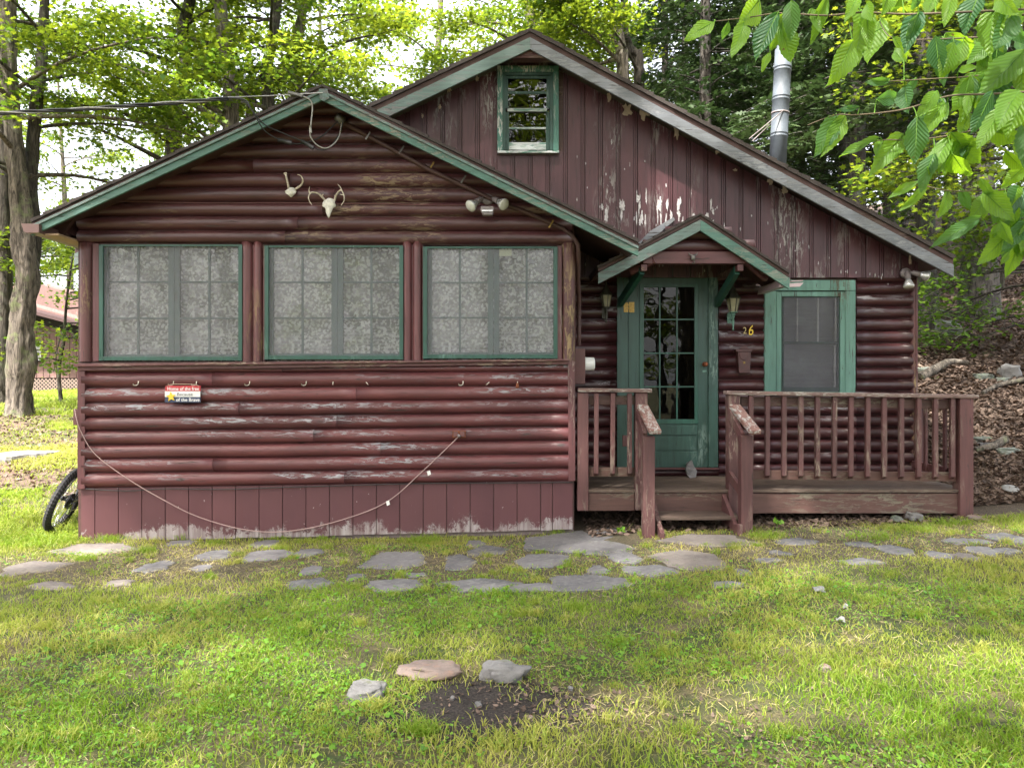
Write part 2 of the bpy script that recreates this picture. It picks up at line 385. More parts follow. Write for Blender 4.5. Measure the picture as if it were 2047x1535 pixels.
M['clover'] = leafmat('clover_leaf', (.080, .205, .026), (.18, .34, .032), (.18, .40, .03), (.36, .60, .04), .15, .35)
M['litter'] = leafmat('dead_leaf', (.055, .038, .030), (.24, .175, .14), (.08, .04, .02), (.16, .09, .05), .1, .15, .7)
def groundmat():
    m = NM('ground_soil'); c = m.coord()
    big = m.noise(c, .55, 4, .6); med = m.noise(c, 3.0, 5, .65); fine = m.noise(c, 26, 6, .75); fl = m.noise(c, 75, 4, .7)
    soil = m.mix(m.ramp(fine, .35, .65), (.035, .026, .020), (.12, .095, .070))
    straw = m.mix(m.ramp(fl, .35, .65), (.07, .058, .028), (.21, .17, .085))
    green = m.mix(m.ramp(fine, .35, .65), (.022, .040, .009), (.065, .085, .020))
    g = m.mix(m.ramp(med, .38, .62), straw, green); g = m.mix(m.ramp(big, .58, .70, 0, .8), g, soil)
    leaf = m.mix(m.ramp(fl, .38, .62), (.030, .020, .016), (.12, .078, .058)); moss = m.mix(fine, (.04, .075, .01), (.13, .19, .03))
    leaf = m.mix(m.ramp(m.noise(c, 1.1, 4, .6), .60, .66), leaf, moss)
    sx = m.n('ShaderNodeSeparateXYZ', Vector=c)
    hill = m.mul(m.ramp(sx.outputs[0], 3.6, 4.7), m.ramp(sx.outputs[1], 6.9, 7.9))
    under = m.mul(m.mul(m.ramp(sx.outputs[0], .5, .7), m.ramp(sx.outputs[1], 6.8, 7.0)), m.ramp(sx.outputs[1], 9, 8.8))
    lf = m.mul(m.mul(m.ramp(sx.outputs[0], -4.0, -4.4), m.ramp(sx.outputs[1], 8.6, 9.4)), m.ramp(sx.outputs[1], 14.2, 13.2)); g = m.mix(m.mul(lf, m.ramp(m.noise(m.coord((.5, 1.3, 1)), 1, 3), .42, .52)), g, m.mix(m.ramp(fl, .35, .62), (.05, .032, .026), (.20, .13, .10)))
    base = m.mix(m.mul(hill, under, 'MAXIMUM'), g, leaf)
    pb = m.ramp(m.mul(m.mul(sx.outputs[1], m.mul(med, .9), 'ADD'), m.mul(sx.outputs[0], -.04), 'ADD'), 5.55, 6.2)
    base = m.mix(m.mul(m.mul(pb, m.ramp(sx.outputs[1], 8.2, 7.8)), m.ramp(fine, .25, .6, .35, .85)), base, m.mix(m.ramp(fl, .35, .65), (.04, .03, .022), (.15, .115, .075)))
    # the burnt patch inside the fire ring, a shape of its own
    d = m.n('ShaderNodeVectorMath', _operation='DISTANCE'); m.put(d.inputs[0], m.n('ShaderNodeMapping', Vector=c, Scale=(1, 1.5, 0)).outputs[0]); d.inputs[1].default_value = (-.13, 3.40*1.5, 0)
    dd = m.mul(d.outputs['Value'], m.mul(m.mul(med, .75), m.mul(fine, .25), 'ADD'), 'SUBTRACT')
    base = m.mix(m.ramp(dd, .10, -.06), base, m.mix(m.ramp(fl, .4, .65), (.013, .010, .009), (.070, .054, .046)))
    h = m.mul(m.mul(fine, .6), m.mul(fl, .5), 'ADD')
    return m.set(Base__Color=base, Roughness=1.0, Normal=m.bump(h, .03, 1))
M['ground'] = groundmat()
def glassmat(name, tint=(.93, .95, .94), refl=.35, rough=.01, wav=0):
    m = NM(name); tr = m.n('ShaderNodeBsdfTransparent', Color=tint); gl = m.n('ShaderNodeBsdfGlossy', Color=(1, 1, 1), Roughness=rough)
    if wav: m.put(gl.inputs['Normal'], m.bump(m.noise(m.coord(), 3, 2), wav, 1))
    fr = m.n('ShaderNodeFresnel', IOR=1.5); f = m.mul(m.mul(fr.outputs[0], .55), refl, 'ADD')
    ms = m.n('ShaderNodeMixShader', Fac=f); m.t.links.new(tr.outputs[0], ms.inputs[1]); m.t.links.new(gl.outputs[0], ms.inputs[2])
    m.t.links.new(ms.outputs[0], m.out.inputs['Surface']); return m.m
M['glass'] = glassmat('window_glass', refl=.005, wav=.004)
M['glassdoor'] = glassmat('door_glass', tint=(.4, .42, .41), refl=.0, wav=.002)
M['glassatt'] = glassmat('attic_glass', tint=(.5, .5, .5), refl=.04, wav=.004)
def screenmat(name, open_, col):
    m = NM(name); n_ = m.noise(m.coord((1, 1, 1)), 3, 4, .6); w_ = m.noise(m.coord((3, 3, 120)), 1, 2)
    tr = m.n('ShaderNodeBsdfTransparent', Color=(.96, .96, .97))
    df = m.n('ShaderNodeBsdfDiffuse', Color=m.mix(n_, tuple(c*.75 for c in col), tuple(c*1.15 for c in col)))
    f = m.mul(m.ramp(n_, .3, .7, open_-.07, open_+.07), m.ramp(w_, .3, .7, -.04, .04), 'ADD')
    ms = m.n('ShaderNodeMixShader', Fac=f); m.t.links.new(df.outputs[0], ms.inputs[1]); m.t.links.new(tr.outputs[0], ms.inputs[2])
    m.t.links.new(ms.outputs[0], m.out.inputs['Surface']); return m.m
M['screen'] = screenmat('insect_screen', .76, (.40, .39, .43))
M['screen2'] = screenmat('dark_insect_screen', .66, (.12, .12, .135))
def lacemat():
    m = NM('lace'); c = m.coord((1, .01, 1)); wp = m.noise(c, 9, 3, .6)
    off = m.n('ShaderNodeVectorMath', _operation='ADD'); m.put(off.inputs[0], c)
    sc_ = m.n('ShaderNodeVectorMath', _operation='SCALE'); m.put(sc_.inputs[0], m.n('ShaderNodeTexNoise', Vector=c, Scale=30, Detail=2).outputs['Color']); sc_.inputs['Scale'].default_value = .030
    m.put(off.inputs[1], sc_.outputs[0])
    v = m.n('ShaderNodeTexVoronoi', Vector=off.outputs[0], Scale=38, _feature='SMOOTH_F1'); leaf_ = m.ramp(v.outputs['Distance'], .46, .38)
    big = m.ramp(m.noise(c, 7, 2), .36, .50); mesh_ = m.ramp(m.noise(c, 230, 2), .4, .6, .22, .32)
    f = m.mul(m.mul(leaf_, m.ramp(big, 0, 1, .6, 1)), mesh_, 'MAXIMUM')
    wv = m.n('ShaderNodeTexWave', Vector=m.coord((0, 0, 1)), Scale=9.5, Distortion=.6, _bands_direction='Z')
    sx = m.n('ShaderNodeSeparateXYZ', Vector=c); low = m.ramp(sx.outputs[2], .42, .25)   # blind slats crowd behind its lower part
    f = m.mul(f, m.mul(m.mul(m.ramp(wv.outputs['Fac'], .3, .7, 0, .55), low), 1, 'MULTIPLY'), 'MAXIMUM')
    df = m.n('ShaderNodeBsdfDiffuse', Color=(.88, .87, .87)); tl = m.n('ShaderNodeBsdfTranslucent', Color=(.8, .79, .77)); tr = m.n('ShaderNodeBsdfTransparent')
    a = m.n('ShaderNodeMixShader', Fac=.3); m.t.links.new(df.outputs[0], a.inputs[1]); m.t.links.new(tl.outputs[0], a.inputs[2])
    b = m.n('ShaderNodeMixShader', Fac=f); m.t.links.new(tr.outputs[0], b.inputs[1]); m.t.links.new(a.outputs[0], b.inputs[2])
    m.t.links.new(b.outputs[0], m.out.inputs['Surface']); return m.m
M['lace'] = lacemat()
M['backcloth'] = simple('grey_blind', (.17, .16, .155), .8, 0, .2, 3)
M['slat'] = simple('pale_blind_slat', (.30, .30, .31), .7, 0, .1, 3)
M['frost'] = simple('amber_lantern_glass', (.30, .28, .19), .3, 0, .2, 12)
M['lampglass'] = simple('floodlight_glass', (.62, .62, .58), .12, 0, .15, 20)
M['lampshell'] = simple('floodlight_shell', (.60, .60, .60), .25, .6, .15, 20)
M['tan'] = simple('tan_flake', (.42, .33, .25), .8, 0, .3, 14)
M['pinkwall'] = paint('pink_cabin_wall', (.13, .075, .068), (.165, .092, .082), 'z', .1, (.5, .4, .35), .7, .3)
M['redroof'] = simple('red_roofing', (.055, .028, .028), .8, 0, .35, 2)
M['lattice'] = simple('pale_lattice', (.20, .15, .125), .8, 0, .1, 4)
M['greywhite'] = simple('pale_painted_trim', (.55, .56, .55), .6, 0, .1, 4)

# ------------------------------------------------------------------ ground
def build_ground():
    def ax(lst):
        out = []
        for a, b, st in lst: out += list(np.arange(a, b, st))
        return out+[lst[-1][1]]
    xs = ax([(-260, -60, 25), (-60, -14, 4), (-14, -6, .5), (-6, 7, .11), (7, 14, .5), (14, 60, 4), (60, 260, 25)])
    ys = ax([(-120, -10, 11), (-10, 2.4, .8), (2.4, 9, .11), (9, 15, .28), (15, 40, 1.2), (40, 260, 20)])
    mb = MB(); n = len(xs)
    for y in ys:
        for x in xs: mb.pt((x, y, ground(x, y)))
    for j in range(len(ys)-1):
        for i in range(n-1):
            mb.f.append([j*n+i, j*n+i+1, (j+1)*n+i+1, (j+1)*n+i]); mb.sm.append(True)
    tag(mb.build('ground', M['ground']), kind='structure')
build_ground()

# ------------------------------------------------------------------ the cabin
YF, YM = 7.0, 8.05                   # face of the front room; face of the main log wall
cab = thing('log_cabin', (0, 7.5, 0), 'dark red half-log cabin with green trim, low front gable and taller board gable behind', 'cabin')
mb = MB()                            # front wall: logs, posts, sill
L0, R0 = X(169, YF), X(1136, YF)
lowL = [735, 745, 775, 805, 833, 861, 889, 917, 945, 975]; lowR = [727, 743, 770.5, 797, 825, 852, 880, 907, 935, 961.5]
for i in range(9):
    mb.logrow(L0, R0, Z(lowL[i], YF), Z(lowL[i+1], YF), Z(lowR[i], YF), Z(lowR[i+1], YF), YF, .056 if i else .035)
low = mb.build('log_siding', M['log'], cab)
mb = MB()
upL = [206, 233, 260, 288, 318, 346, 375, 405, 433, 460, 486.5]; upR = [206, 233, 260, 288, 318, 346, 375, 405, 433, 462.5, 491]
def uproof(py):       # pixel columns where the front rake's underside crosses height py (used at the wall's own depth)
    return 645-(py-192)/.452, 645+(py-192)/.478
for i in range(10):
    a, b = uproof((upL[i]+upL[i+1])/2)
    x0, x1 = max(X(160, YF), X(a, YF)), min(X(1144, YF), X(b, YF))
    mb.logrow(x0, x1, Z(upL[i], YF), Z(upL[i+1], YF), Z(upR[i], YF), Z(upR[i+1], YF), YF, .054)
mb.build('gable_log_siding', M['log_plain'], cab)
mb = MB()                            # solid backing and the room's shell
mb.pp([(157, 722), (1148, 722), (1148, 1058), (157, 1082)], YF+.002, YF+.09)
mb.pp([(157, 489), (1148, 491), (1148, 440), (648, 200), (157, 425)], YF+.003, YF+.09)
for a, b in ((157, 199), (483, 529), (805, 847), (1114, 1148)): mb.rect(a, b, 488, 723, YF+.004, YF+.088)
xl, xr = X(157, YF), X(1148, YF)
mb.box(xl, xl+.06, YF+.091, 14, -.2, Z(470, YF)); mb.box(xr-.06, xr, YF+.091, YM, -.1, Z(470, YF))
mb.box(xl+.07, X(1830, YM), 13.9, 14, -.3, 3.0)
mb.build('wall', M['roofedge'], cab)
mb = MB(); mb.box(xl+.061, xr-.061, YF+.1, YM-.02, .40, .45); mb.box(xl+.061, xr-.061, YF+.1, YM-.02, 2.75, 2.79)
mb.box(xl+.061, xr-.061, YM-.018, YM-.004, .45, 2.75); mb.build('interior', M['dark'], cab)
# corner boards and window posts
def roundpost(mb, x0, x1, y0, y1, Y, bulge=.04, wob=.002):
    a, b = X(x0, Y), X(x1, Y); za, zb = Z(y1, Y), Z(y0, Y); K = 9; n = 14; base = len(mb.v); mb.rnd()
    for i in range(n+1):
        z = za+(zb-za)*i/n; w_ = wob*noise.noise(Vector((a*9, z*2.5, 3)))
        for k in range(K):
            u = -1+2*k/(K-1); mb.pt(((a+b)/2+(b-a)/2*u+w_, Y-bulge*(1-abs(u)**2.2)**.6, z))
    for i in range(n):
        for k in range(K-1):
            mb.f.append([base+i*K+k, base+i*K+k+1, base+(i+1)*K+k+1, base+(i+1)*K+k]); mb.sm.append(True)
    mb.f.append([base+n*K+k for k in range(K)]); mb.sm.append(False)
for a, b in ((160, 185), (483, 506), (507.5, 526), (805, 824), (825.5, 844.5)):
    mb = MB(); roundpost(mb, a, b, 484 if a > 200 else 486, 723, YF, .042)
    mb.build('window_post', M['post'] if a > 200 else M['postpeel'], cab)
mb = MB(); roundpost(mb, 1124, 1150, 487, 722, YF, .05); mb.build('window_post', M['postpeel'], cab)
mb = MB(); mb.rect(185.5, 198, 487, 722, YF-.03, YF+.003); mb.rect(1114.5, 1123.5, 492, 720, YF-.03, YF+.003)
mb.rect(505.6, 508, 490, 722, YF-.012, YF+.003); mb.rect(823.6, 826, 490, 722, YF-.012, YF+.003)
mb.rect(526.5, 530, 492, 722, YF-.02, YF+.003); mb.rect(844.8, 847, 492, 722, YF-.02, YF+.003)
mb.build('window_trim', M['trimz'], cab, .003)
mb = MB()
mb.pp([(155, 733), (1136, 721), (1136, 728), (155, 741)], YF-.066, YF+.002)
mb.pp([(147, 727), (1137, 717.5), (1137, 721.2), (147, 733)], YF-.10, YF+.0)
mb.build('window_sill', M['trimx'], cab, .003)
mb = MB(); mb.pp([(155, 741.5), (170, 741), (170, 977), (155, 978)], YF-.052, YF+.0015); mb.pp([(1136, 721.5), (1150, 721.5), (1150.5, 961), (1137, 962)], YF-.055, YF+.001)
mb.build('corner_board', M['trimz'], cab, .003)
mb = MB(); bx = [162, 190]+[190+46.9*i for i in range(1, 20)]+[1105, 1146]
for a, b in zip(bx, bx[1:]):
    if b-a < 8: continue
    t = lambda x: 980-15.5*(x-165)/980
    u = lambda x: 1084-25.5*(x-165)/980
    mb.rnd(); j = random.uniform(-1, 1)
    mb.pp([(a+.7, t(a)-4), (b-.7, t(b)-4), (b-.7, u(b)+j), (a+.7, u(a)+j)], YF-.012+random.uniform(-.001, .001), YF+.001)
sk = mb.build('skirt_boards', None or M['skirt'], cab, .0015)
# chalky bleached foot of the skirt: its own material with an object-space height
def skirtmat():
    m = NM('bleached_skirt_paint'); c = m.coord(axs('z', 1.6, 22)); g = m.noise(c, 1, 5, .65); b = m.noise(m.coord(), 1.6, 3)
    col = m.mix(m.ramp(b, .3, .7), (.070, .024, .031), (.098, .034, .041)); col = m.mix(m.ramp(g, .5, .8, 0, .4), col, (.10, .03, .032))
    col = m.mix(m.ramp(m.rnd(), 0, 1, 0, .25), col, (.14, .055, .058))
    z = m.n('ShaderNodeSeparateXYZ', Vector=m.coord()).outputs; zz = m.mul(z[2], m.mul(z[0], -.0235), 'ADD')
    h = m.ramp(zz, .05, .30, .30, 0); p = m.mul(m.mul(m.mul(m.noise(m.coord((17, 17, 12)), 1, 8, .85, .5), .6), m.mul(m.noise(m.coord((3, 3, 3)), 1, 3), .45), 'ADD'), h, 'ADD')
    mk = m.ramp(p, .70, .74); col = m.mix(mk, col, m.mix(m.ramp(g, .35, .65), (.16, .11, .11), (.36, .33, .33)))
    fl = m.ramp(m.noise(m.coord((30, 30, 18)), 1, 4, .6), .72, .74); col = m.mix(m.mul(fl, .8), col, (.45, .42, .42))
    return m.set(Base__Color=col, Roughness=.6, Normal=m.bump(m.mul(g, m.mul(mk, .5), 'SUBTRACT'), .002, .8))
sk.data.materials[0] = skirtmat()
mb = MB(); mb.box(X(167, YF), X(225, YF), YF+.02, YF+.3, -.2, Z(1076, YF)); mb.box(xl+.3, xr, YF+.03, YF+.1, -.2, .1)
mb.build('footing', M['concrete'], cab, .004)

# the three front windows
def front_window(x0, x1, y0, y1, lab):
    mb = MB(); t = .026; Yg = YF-.02                         # sashes and muntins behind the screen
    c = x0+(x1-x0)*.526
    lw = 13; mw = 12
    mb.rect(x0+5, x0+lw+5, y0+1, y1-4, Yg+.03, Yg+.06); mb.rect(x1-8, x1-4, y0+1, y1-4, Yg+.03, Yg+.06)
    mb.rect(c-mw, c-.4, y0+1, y1-4, Yg+.03, Yg+.062); mb.rect(c+.4, c+mw-1, y0+1, y1-4, Yg+.028, Yg+.06)
    mb.rect(x0+lw+5.5, c-mw-.3, y1-13, y1-4, Yg+.032, Yg+.058); mb.rect(c+mw-.7, x1-8.2, y1-13, y1-4, Yg+.032, Yg+.058)
    hh = (y1-14-y0)/3
    for i in (1, 2):
        y = y0+2+hh*i*1.0
        mb.rect(x0+lw+5.5, c-mw-.3, y-1.6, y+1.8, Yg+.036, Yg+.054); mb.rect(c+mw-.7, x1-8.2, y-1.6, y+1.8, Yg+.036, Yg+.054)
    for xx in ((x0+lw+5+c-mw)/2, (c+mw+x1-8)/2): mb.rect(xx-2.2, xx+2.2, y0+1, y1-13, Yg+.034, Yg+.056)
    wd = mb.build('window', M['sash'], cab, .002); wd['label'] = lab
    mb = MB()
    mb.rect(x0, x0+8, y0, y1, Yg-.024, Yg+.0); mb.rect(x1-8, x1, y0, y1, Yg-.024, Yg+0)
    mb.rect(x0+8.1, x1-8.1, y0, y0+3.5, Yg-.022, Yg+0); mb.rect(x0+8.1, x1-8.1, y1-8.5, y1-.5, Yg-.022, Yg+0)
    for xx, s_ in ((x0+2, 1), (x1-2, -1)):
        mb.rect(min(xx, xx+s_*14), max(xx, xx+s_*14), y1-6.5, y1-5.3, Yg-.027, Yg-.021)
        mb.rect(xx-1, xx+1, y1-22, y1-8, Yg-.028, Yg-.023)
    mb.build('screen_frame', M['greendk'], wd, .002)
    mb = MB(); a, b = X(x0+7, Yg), X(x1-7, Yg); za, zb = Z(y1-7, Yg), Z(y0+2, Yg); n = 20; K = 14; base = 0
    for j in range(K+1):
        for i in range(n+1):
            xx = a+(b-a)*i/n; zz = za+(zb-za)*j/K
            mb.pt((xx, Yg-.008+.004*noise.noise(Vector((xx*4, zz*4, 1)))*math.sin(math.pi*i/n), zz))
    for j in range(K):
        for i in range(n): mb.f.append([j*(n+1)+i, j*(n+1)+i+1, (j+1)*(n+1)+i+1, (j+1)*(n+1)+i]); mb.sm.append(True)
    mb.build('insect_screen', M['screen'], wd)
    mb = MB(); mb.rect(x0+9, x1-5, y0, y1-8, Yg+.044, Yg+.048); mb.build('glass', M['glass'], wd)
    return wd
WIN = [(198, 484.5, 489, 721), (529, 806.5, 491, 719), (846, 1115, 493, 717)]
labs = ['leftmost green-framed window, wide screen over twelve panes', 'middle green-framed window between the paired posts', 'right-hand green-framed window with a pale sticker high up']
for wv, lb in zip(WIN, labs): front_window(*wv, lb)
mb = MB(); mb.rect(991, 1023, 499, 512, YF+.010, YF+.0105+.002); mb.build('sticker', simple('old_sticker', (.42, .46, .33), .5, 0, .3, 90), cab)
for (x0, x1, y0, y1), lb in zip(WIN, ['white leaf-pattern lace curtain inside the leftmost wide window', 'white leaf-pattern lace curtain inside the middle wide window', 'white leaf-pattern lace curtain inside the right wide window beside the porch']):
    mb = MB(); Yc = YF+.085; n = 90; base = Vector((X((x0+x1)/2, Yc), Yc, Z(y1, Yc)))
    for j in range(9):
        for i in range(n+1):
            xx = X(x0+4, Yc)+(X(x1-2, Yc)-X(x0+4, Yc))*i/n
            mb.pt((xx, Yc+.012*math.sin(i*.55+x0)*(.5+.5*math.sin(i*.13)), Z(y1+3-(y1-y0+6)*j/8, Yc)))
    for j in range(8):
        for i in range(n): mb.f.append([j*(n+1)+i, j*(n+1)+i+1, (j+1)*(n+1)+i+1, (j+1)*(n+1)+i]); mb.sm.append(True)
    o = mb.build('lace_curtain', M['lace'], None, origin=base); tag(o, lb, 'lace curtain', 'lace curtains in the front windows')
    mb = MB(); Yb = YF+.16
    for k in range(30):
        mb.rnd(); yy = y0+(y1-y0)*k/29
        p = Vector((X(x0-3, Yb), Yb, Z(yy, Yb))); q = Vector((X(x1+3, Yb), Yb, Z(yy, Yb)))
        mb.bar(p, q, .004, .036, (0, .35, 1))
    o = mb.build('window_blind', M['backcloth'], None, origin=(base.x, Yb, base.z)); tag(o, lb.replace('white leaf-pattern lace curtain inside', 'grey slatted blind lowered behind the lace in'), 'blind', 'blinds behind the lace curtains')

# ---- roofs
def roofpart(A, EL, ER, Y, back, bands, name_label, mats, trims, courses=True):
    """A, EL, ER: top line in measured pixels; bands in pixels below it: (shingle, deck, trim, fascia end)"""
    a = (X(A[0], Y), Z(A[1], Y)); el = (X(EL[0], Y), Z(EL[1], Y)); er = (X(ER[0], Y), Z(ER[1], Y)); k = Y/F
    s1, d1, t1, f1 = [q*k for q in bands]
    mb = MB()
    for e in (el, er):
        mb.prism([(a[0], a[1]-s1), (e[0], e[1]-s1), (e[0], e[1]-d1), (a[0], a[1]-d1)], Y+.0, back)
    rf = mb.build('roof', M['roofedge'], cab, .002); rf['label'] = name_label
    mb = MB()
    for e, sg in ((el, -1), (er, 1)):
        d = Vector((e[0]-a[0], 0, e[1]-a[1])); Ln = d.length; d.normalize(); up = Vector((-d.z*sg, 0, d.x*sg)); up = up if up.z > 0 else -up
        nC = int(Ln/.13)
        for i in range(nC+1):
            mb.rnd(); p = Vector((a[0], 0, a[1]))+d*min(Ln, (i+1.0)*Ln/(nC+1))+d*.01
            q = Vector((a[0], 0, a[1]))+d*(i*Ln/(nC+1))
            lo = up*-s1*.86; y0 = Y-.022+random.uniform(-.007, .007); th = up*.006
            vs = [(p+up*.004+th), (q-up*.006), (q+lo), (p+lo)]
            mb.prism([(v.x, v.z) for v in vs], y0, back-.003)
    mb.build('shingles', M['shingle'], rf)
    for e, m_, tm in ((el, mats[0], trims[0]), (er, mats[1], trims[1])):
        o_ = .0008 if e is el else 0
        mb = MB(); mb.prism([(a[0], a[1]-t1), (e[0], e[1]-t1), (e[0], e[1]-f1), (a[0], a[1]-f1)], Y-.014-o_, Y+.014-o_); mb.build('fascia', M[m_], rf, .003)
        if tm:
            mb = MB(); mb.prism([(a[0], a[1]-d1-.001), (e[0], e[1]-d1-.001), (e[0], e[1]-t1), (a[0], a[1]-t1)], Y-.030-o_, Y+.012-o_); mb.build('rake_trim', M[tm], rf, .003)
    return rf, a, el, er, k
YR = 6.65
rf1, a1, el1, er1, k1 = roofpart((645, 169), (65, 439), (1276, 480), YR, YM-.03, (6, 13, 19, 33), 'low front roof with green rakes', ('green', 'green'), ('greenpale', 'greenpale'))
mb = MB(); mb.pp([(638, 178), (655, 178), (659, 196), (648, 203), (640, 199)], YR-.036, YR-.031); mb.build('apex_board', M['greenpale'], rf1, .002)
# gutter along the left eave
mb = MB(); gx0, gx1 = X(43, 6.6), X(79, 6.6); gt, gb = Z(447, 6.6), Z(466, 6.6)
mb.prism([(gx0, gt), (gx0+.02, gb+.012), (gx0+.05, gb), (gx1, gb), (gx1, gt-.004), (gx1-.006, gt-.004), (gx1-.006, gb+.006), (gx0+.052, gb+.006), (gx0+.024, gb+.018), (gx0+.006, gt)], 6.6, 13.5)
mb.prism([(gx0+.004, gt-.001), (gx0+.022, gb+.014), (gx0+.051, gb+.002), (gx1-.002, gb+.002), (gx1-.002, gt-.006)], 6.597, 6.603)
gut = mb.build('gutter', simple('brown_gutter', (.17, .10, .09), .45, .2, .12, 5), rf1, .001)
mb = MB(); mb.box(X(82, YR), xl+.01, YR+.03, 13.4, Z(466, 6.6)-.005, Z(466, 6.6)+.012); mb.build('soffit', simple('tan_soffit', (.34, .23, .15), .7, 0, .2, 6), rf1)
mb = MB()
for y in np.arange(YR+.25, 8, .42): mb.bar((X(82, YR), y, Z(458, YR)), (xl+.02, y, Z(458, YR)+.21), .04, .09)
mb.build('rafter_tail', M['roofedge'], rf1, .002)
# main roof and gable
YG = 7.70
EL = (150, 57+.475*(1060-150))
rf2, a2, el2, er2, k2 = roofpart((1060, 57), EL, (1906, 511), YG, 14.3, (8, 18, 19, 43), 'tall main roof with bleached rakes', ('greenpale', 'whiterake'), (None, None))
mb = MB(); mb.pp([(1029, 112), (1060, 94), (1105, 113)], YG+.03, YG+.12); mb.pp([(1026, 113), (1107, 113), (1107, 116), (1026, 116)], YG+.02, YG+.14); mb.build('apex_box', M['trimx'], rf2, .002)
YB = 7.985
mb = MB(); edges = [1857-35.1*i for i in range(31)][::-1]; edges[-1] = 1843; WX = [(e) for e in edges]
def topz(px):
    y = 57+45-6+(1060-px)*.475 if px < 1060 else 57+45-6+(px-1060)*.5367
    x = X(px, YG)
    return Z(y, YG)+.06
def topz_x(x):
    px = x*F/YG+CX; return topz(px)
WIN2 = (1003, 1108, 140, 303)
xb = []
x = X(1836, YB)
pitch = 35.1/F*YB
while x > -3.0: xb.append(x); x -= pitch
zb0 = Z(555, YB)
wx0, wx1, wz1, wz0 = X(1003, YB), X(1109, YB), Z(140, YB), Z(303, YB)
def strip(xa, xc, y):
    def q(z0, z1a, z1b):
        mb.add([(xa, y, z0), (xc, y, z0), (xc, y, z1b), (xa, y, z1a), (xa, YB+.02, z0), (xc, YB+.02, z0), (xc, YB+.02, z1b), (xa, YB+.02, z1a)],
               [(0,1,2,3), (0,4,5,1), (1,5,6,2), (0,3,7,4)])
    za, zc = topz_x(xa), topz_x(xc)
    zlow = zb0+.004*noise.noise(Vector((xa*3, 1, 1)))
    if xc > wx0 and xa < wx1: q(zlow, wz0, wz0); q(wz1, za, zc)
    else: q(zlow, za, zc)
for b in xb:
    a = b-pitch; mb.rnd(); j = random.uniform(-.0015, .0015)
    strip(a+.007, b-.042, YB+j); strip(b-.040, b-.036, YB+.010); strip(b-.035, b-.021, YB-.002+j); strip(b-.020, b-.016, YB+.010); strip(b-.015, b-.002, YB-.001+j)
gs = mb.build('board_siding', M['gable'], cab)
mb = MB(); mb.prism([(-3.9, zb0+.01), (wx0, zb0+.01), (wx0, topz_x(wx0)), (-3.9, topz_x(-3.9))], YB+.022, YB+.06)
mb.prism([(wx1, zb0+.01), (X(1834, YB), zb0+.01), (X(1834, YB), topz_x(X(1834, YB))), (wx1, topz_x(wx1))], YB+.022, YB+.06)
mb.prism([(wx0, zb0+.01), (wx1, zb0+.01), (wx1, wz0), (wx0, wz0)], YB+.0225, YB+.0595)
mb.prism([(wx0, wz1), (wx1, wz1), (wx1, topz_x(wx1)), (X(1060, YB), topz_x(X(1060, YB))), (wx0, topz_x(wx0))], YB+.0225, YB+.0595)
mb.box(X(1800, YB), X(1834, YB)-.003, YB+.061, 13.9, -.2, 2.55)
mb.build('gable_wall', M['roofedge'], cab)
# flakes of curling paint and bare patches under the right rake
mb = MB()
def flake(px, py, w_, h_, Y, sd):
    rr = random.Random(sd); n = 17; pts = []
    for i in range(n):
        t = 2*math.pi*i/n; q = rr.uniform(.42, 1.12); pts.append((X(px+w_/2*q*math.cos(t), Y), Z(py+h_/2*q*math.sin(t), Y)))
    mb.rnd(); Y = Y-(len(mb.f) % 977)*.000004; mb.prism(pts, Y, Y+.002)
for i, (px, py, w_, h_) in enumerate([(1218, 195, 9, 26), (1254, 220, 24, 32), (1288, 226, 22, 34), (1353, 265, 13, 38), (1436, 301, 13, 20), (1540, 362, 13, 16), (1569, 381, 14, 20), (954, 158, 11, 15), (898, 178, 12, 20), (880, 214, 8, 12), (845, 232, 6, 10), (1470, 340, 10, 7), (1820, 520, 6, 30), (1793, 480, 6, 22)]):
    flake(px, py, w_, h_, YB-.008, i)
mb.build('paint_flake', M['tan'], cab)
mb = MB()
rr = random.Random(5)
for i in range(46):
    px = rr.choice([1208, 1243, 1278, 1296, 1316, 1337, 1360, 1390, 1420])+rr.uniform(-6, 6); py = 445-rr.random()**2*55-(0 if px > 1230 else 12)
    flake(px, py, rr.uniform(2, 9), rr.uniform(8, 38), YB-.0045, i+80)
for i in range(60):
    px = rr.uniform(1130, 1780); flake(px, rr.uniform(max(260, 150+(px-1060)*.5367+40), 545), rr.uniform(1.2, 3), rr.uniform(3, 12), YB-.0044, i+200)
mb.build('bare_wood_patch', simple('bare_grey_wood', (.48, .46, .47), .8, 0, .3, 60), cab)
# attic window
Ya = YB-.02
mb = MB()
mb.rect(1006, 1106, 143, 150, Ya+.004, Ya+.09); mb.rect(1005.5, 1011, 143, 300, Ya+.006, Ya+.09); mb.rect(1100, 1106.5, 143, 300, Ya+.006, Ya+.09)
mb.rect(1011, 1100, 150, 157.5, Ya+.03, Ya+.055); mb.rect(1011, 1016, 157.5, 216, Ya+.03, Ya+.055); mb.rect(1093, 1100, 157.5, 216, Ya+.03, Ya+.055)
mb.rect(1016, 1093, 183, 188, Ya+.033, Ya+.052)
mb.rect(1011, 1018, 224, 300, Ya+.05, Ya+.075); mb.rect(1092, 1100, 224, 300, Ya+.05, Ya+.075)
aw = mb.build('attic_window', M['greendoor'], cab, .002); aw['label'] = 'small attic window of four stacked panes'
mb = MB(); mb.rect(994.5, 1005.3, 144, 301, Ya-.010, Ya+.02); mb.rect(1106.7, 1117.5, 144, 301, Ya-.010, Ya+.02); mb.rect(994.5, 1117.5, 131.5, 143.7, Ya-.013, Ya+.02)
mb.build('casing', M['greenatt'], aw, .003)
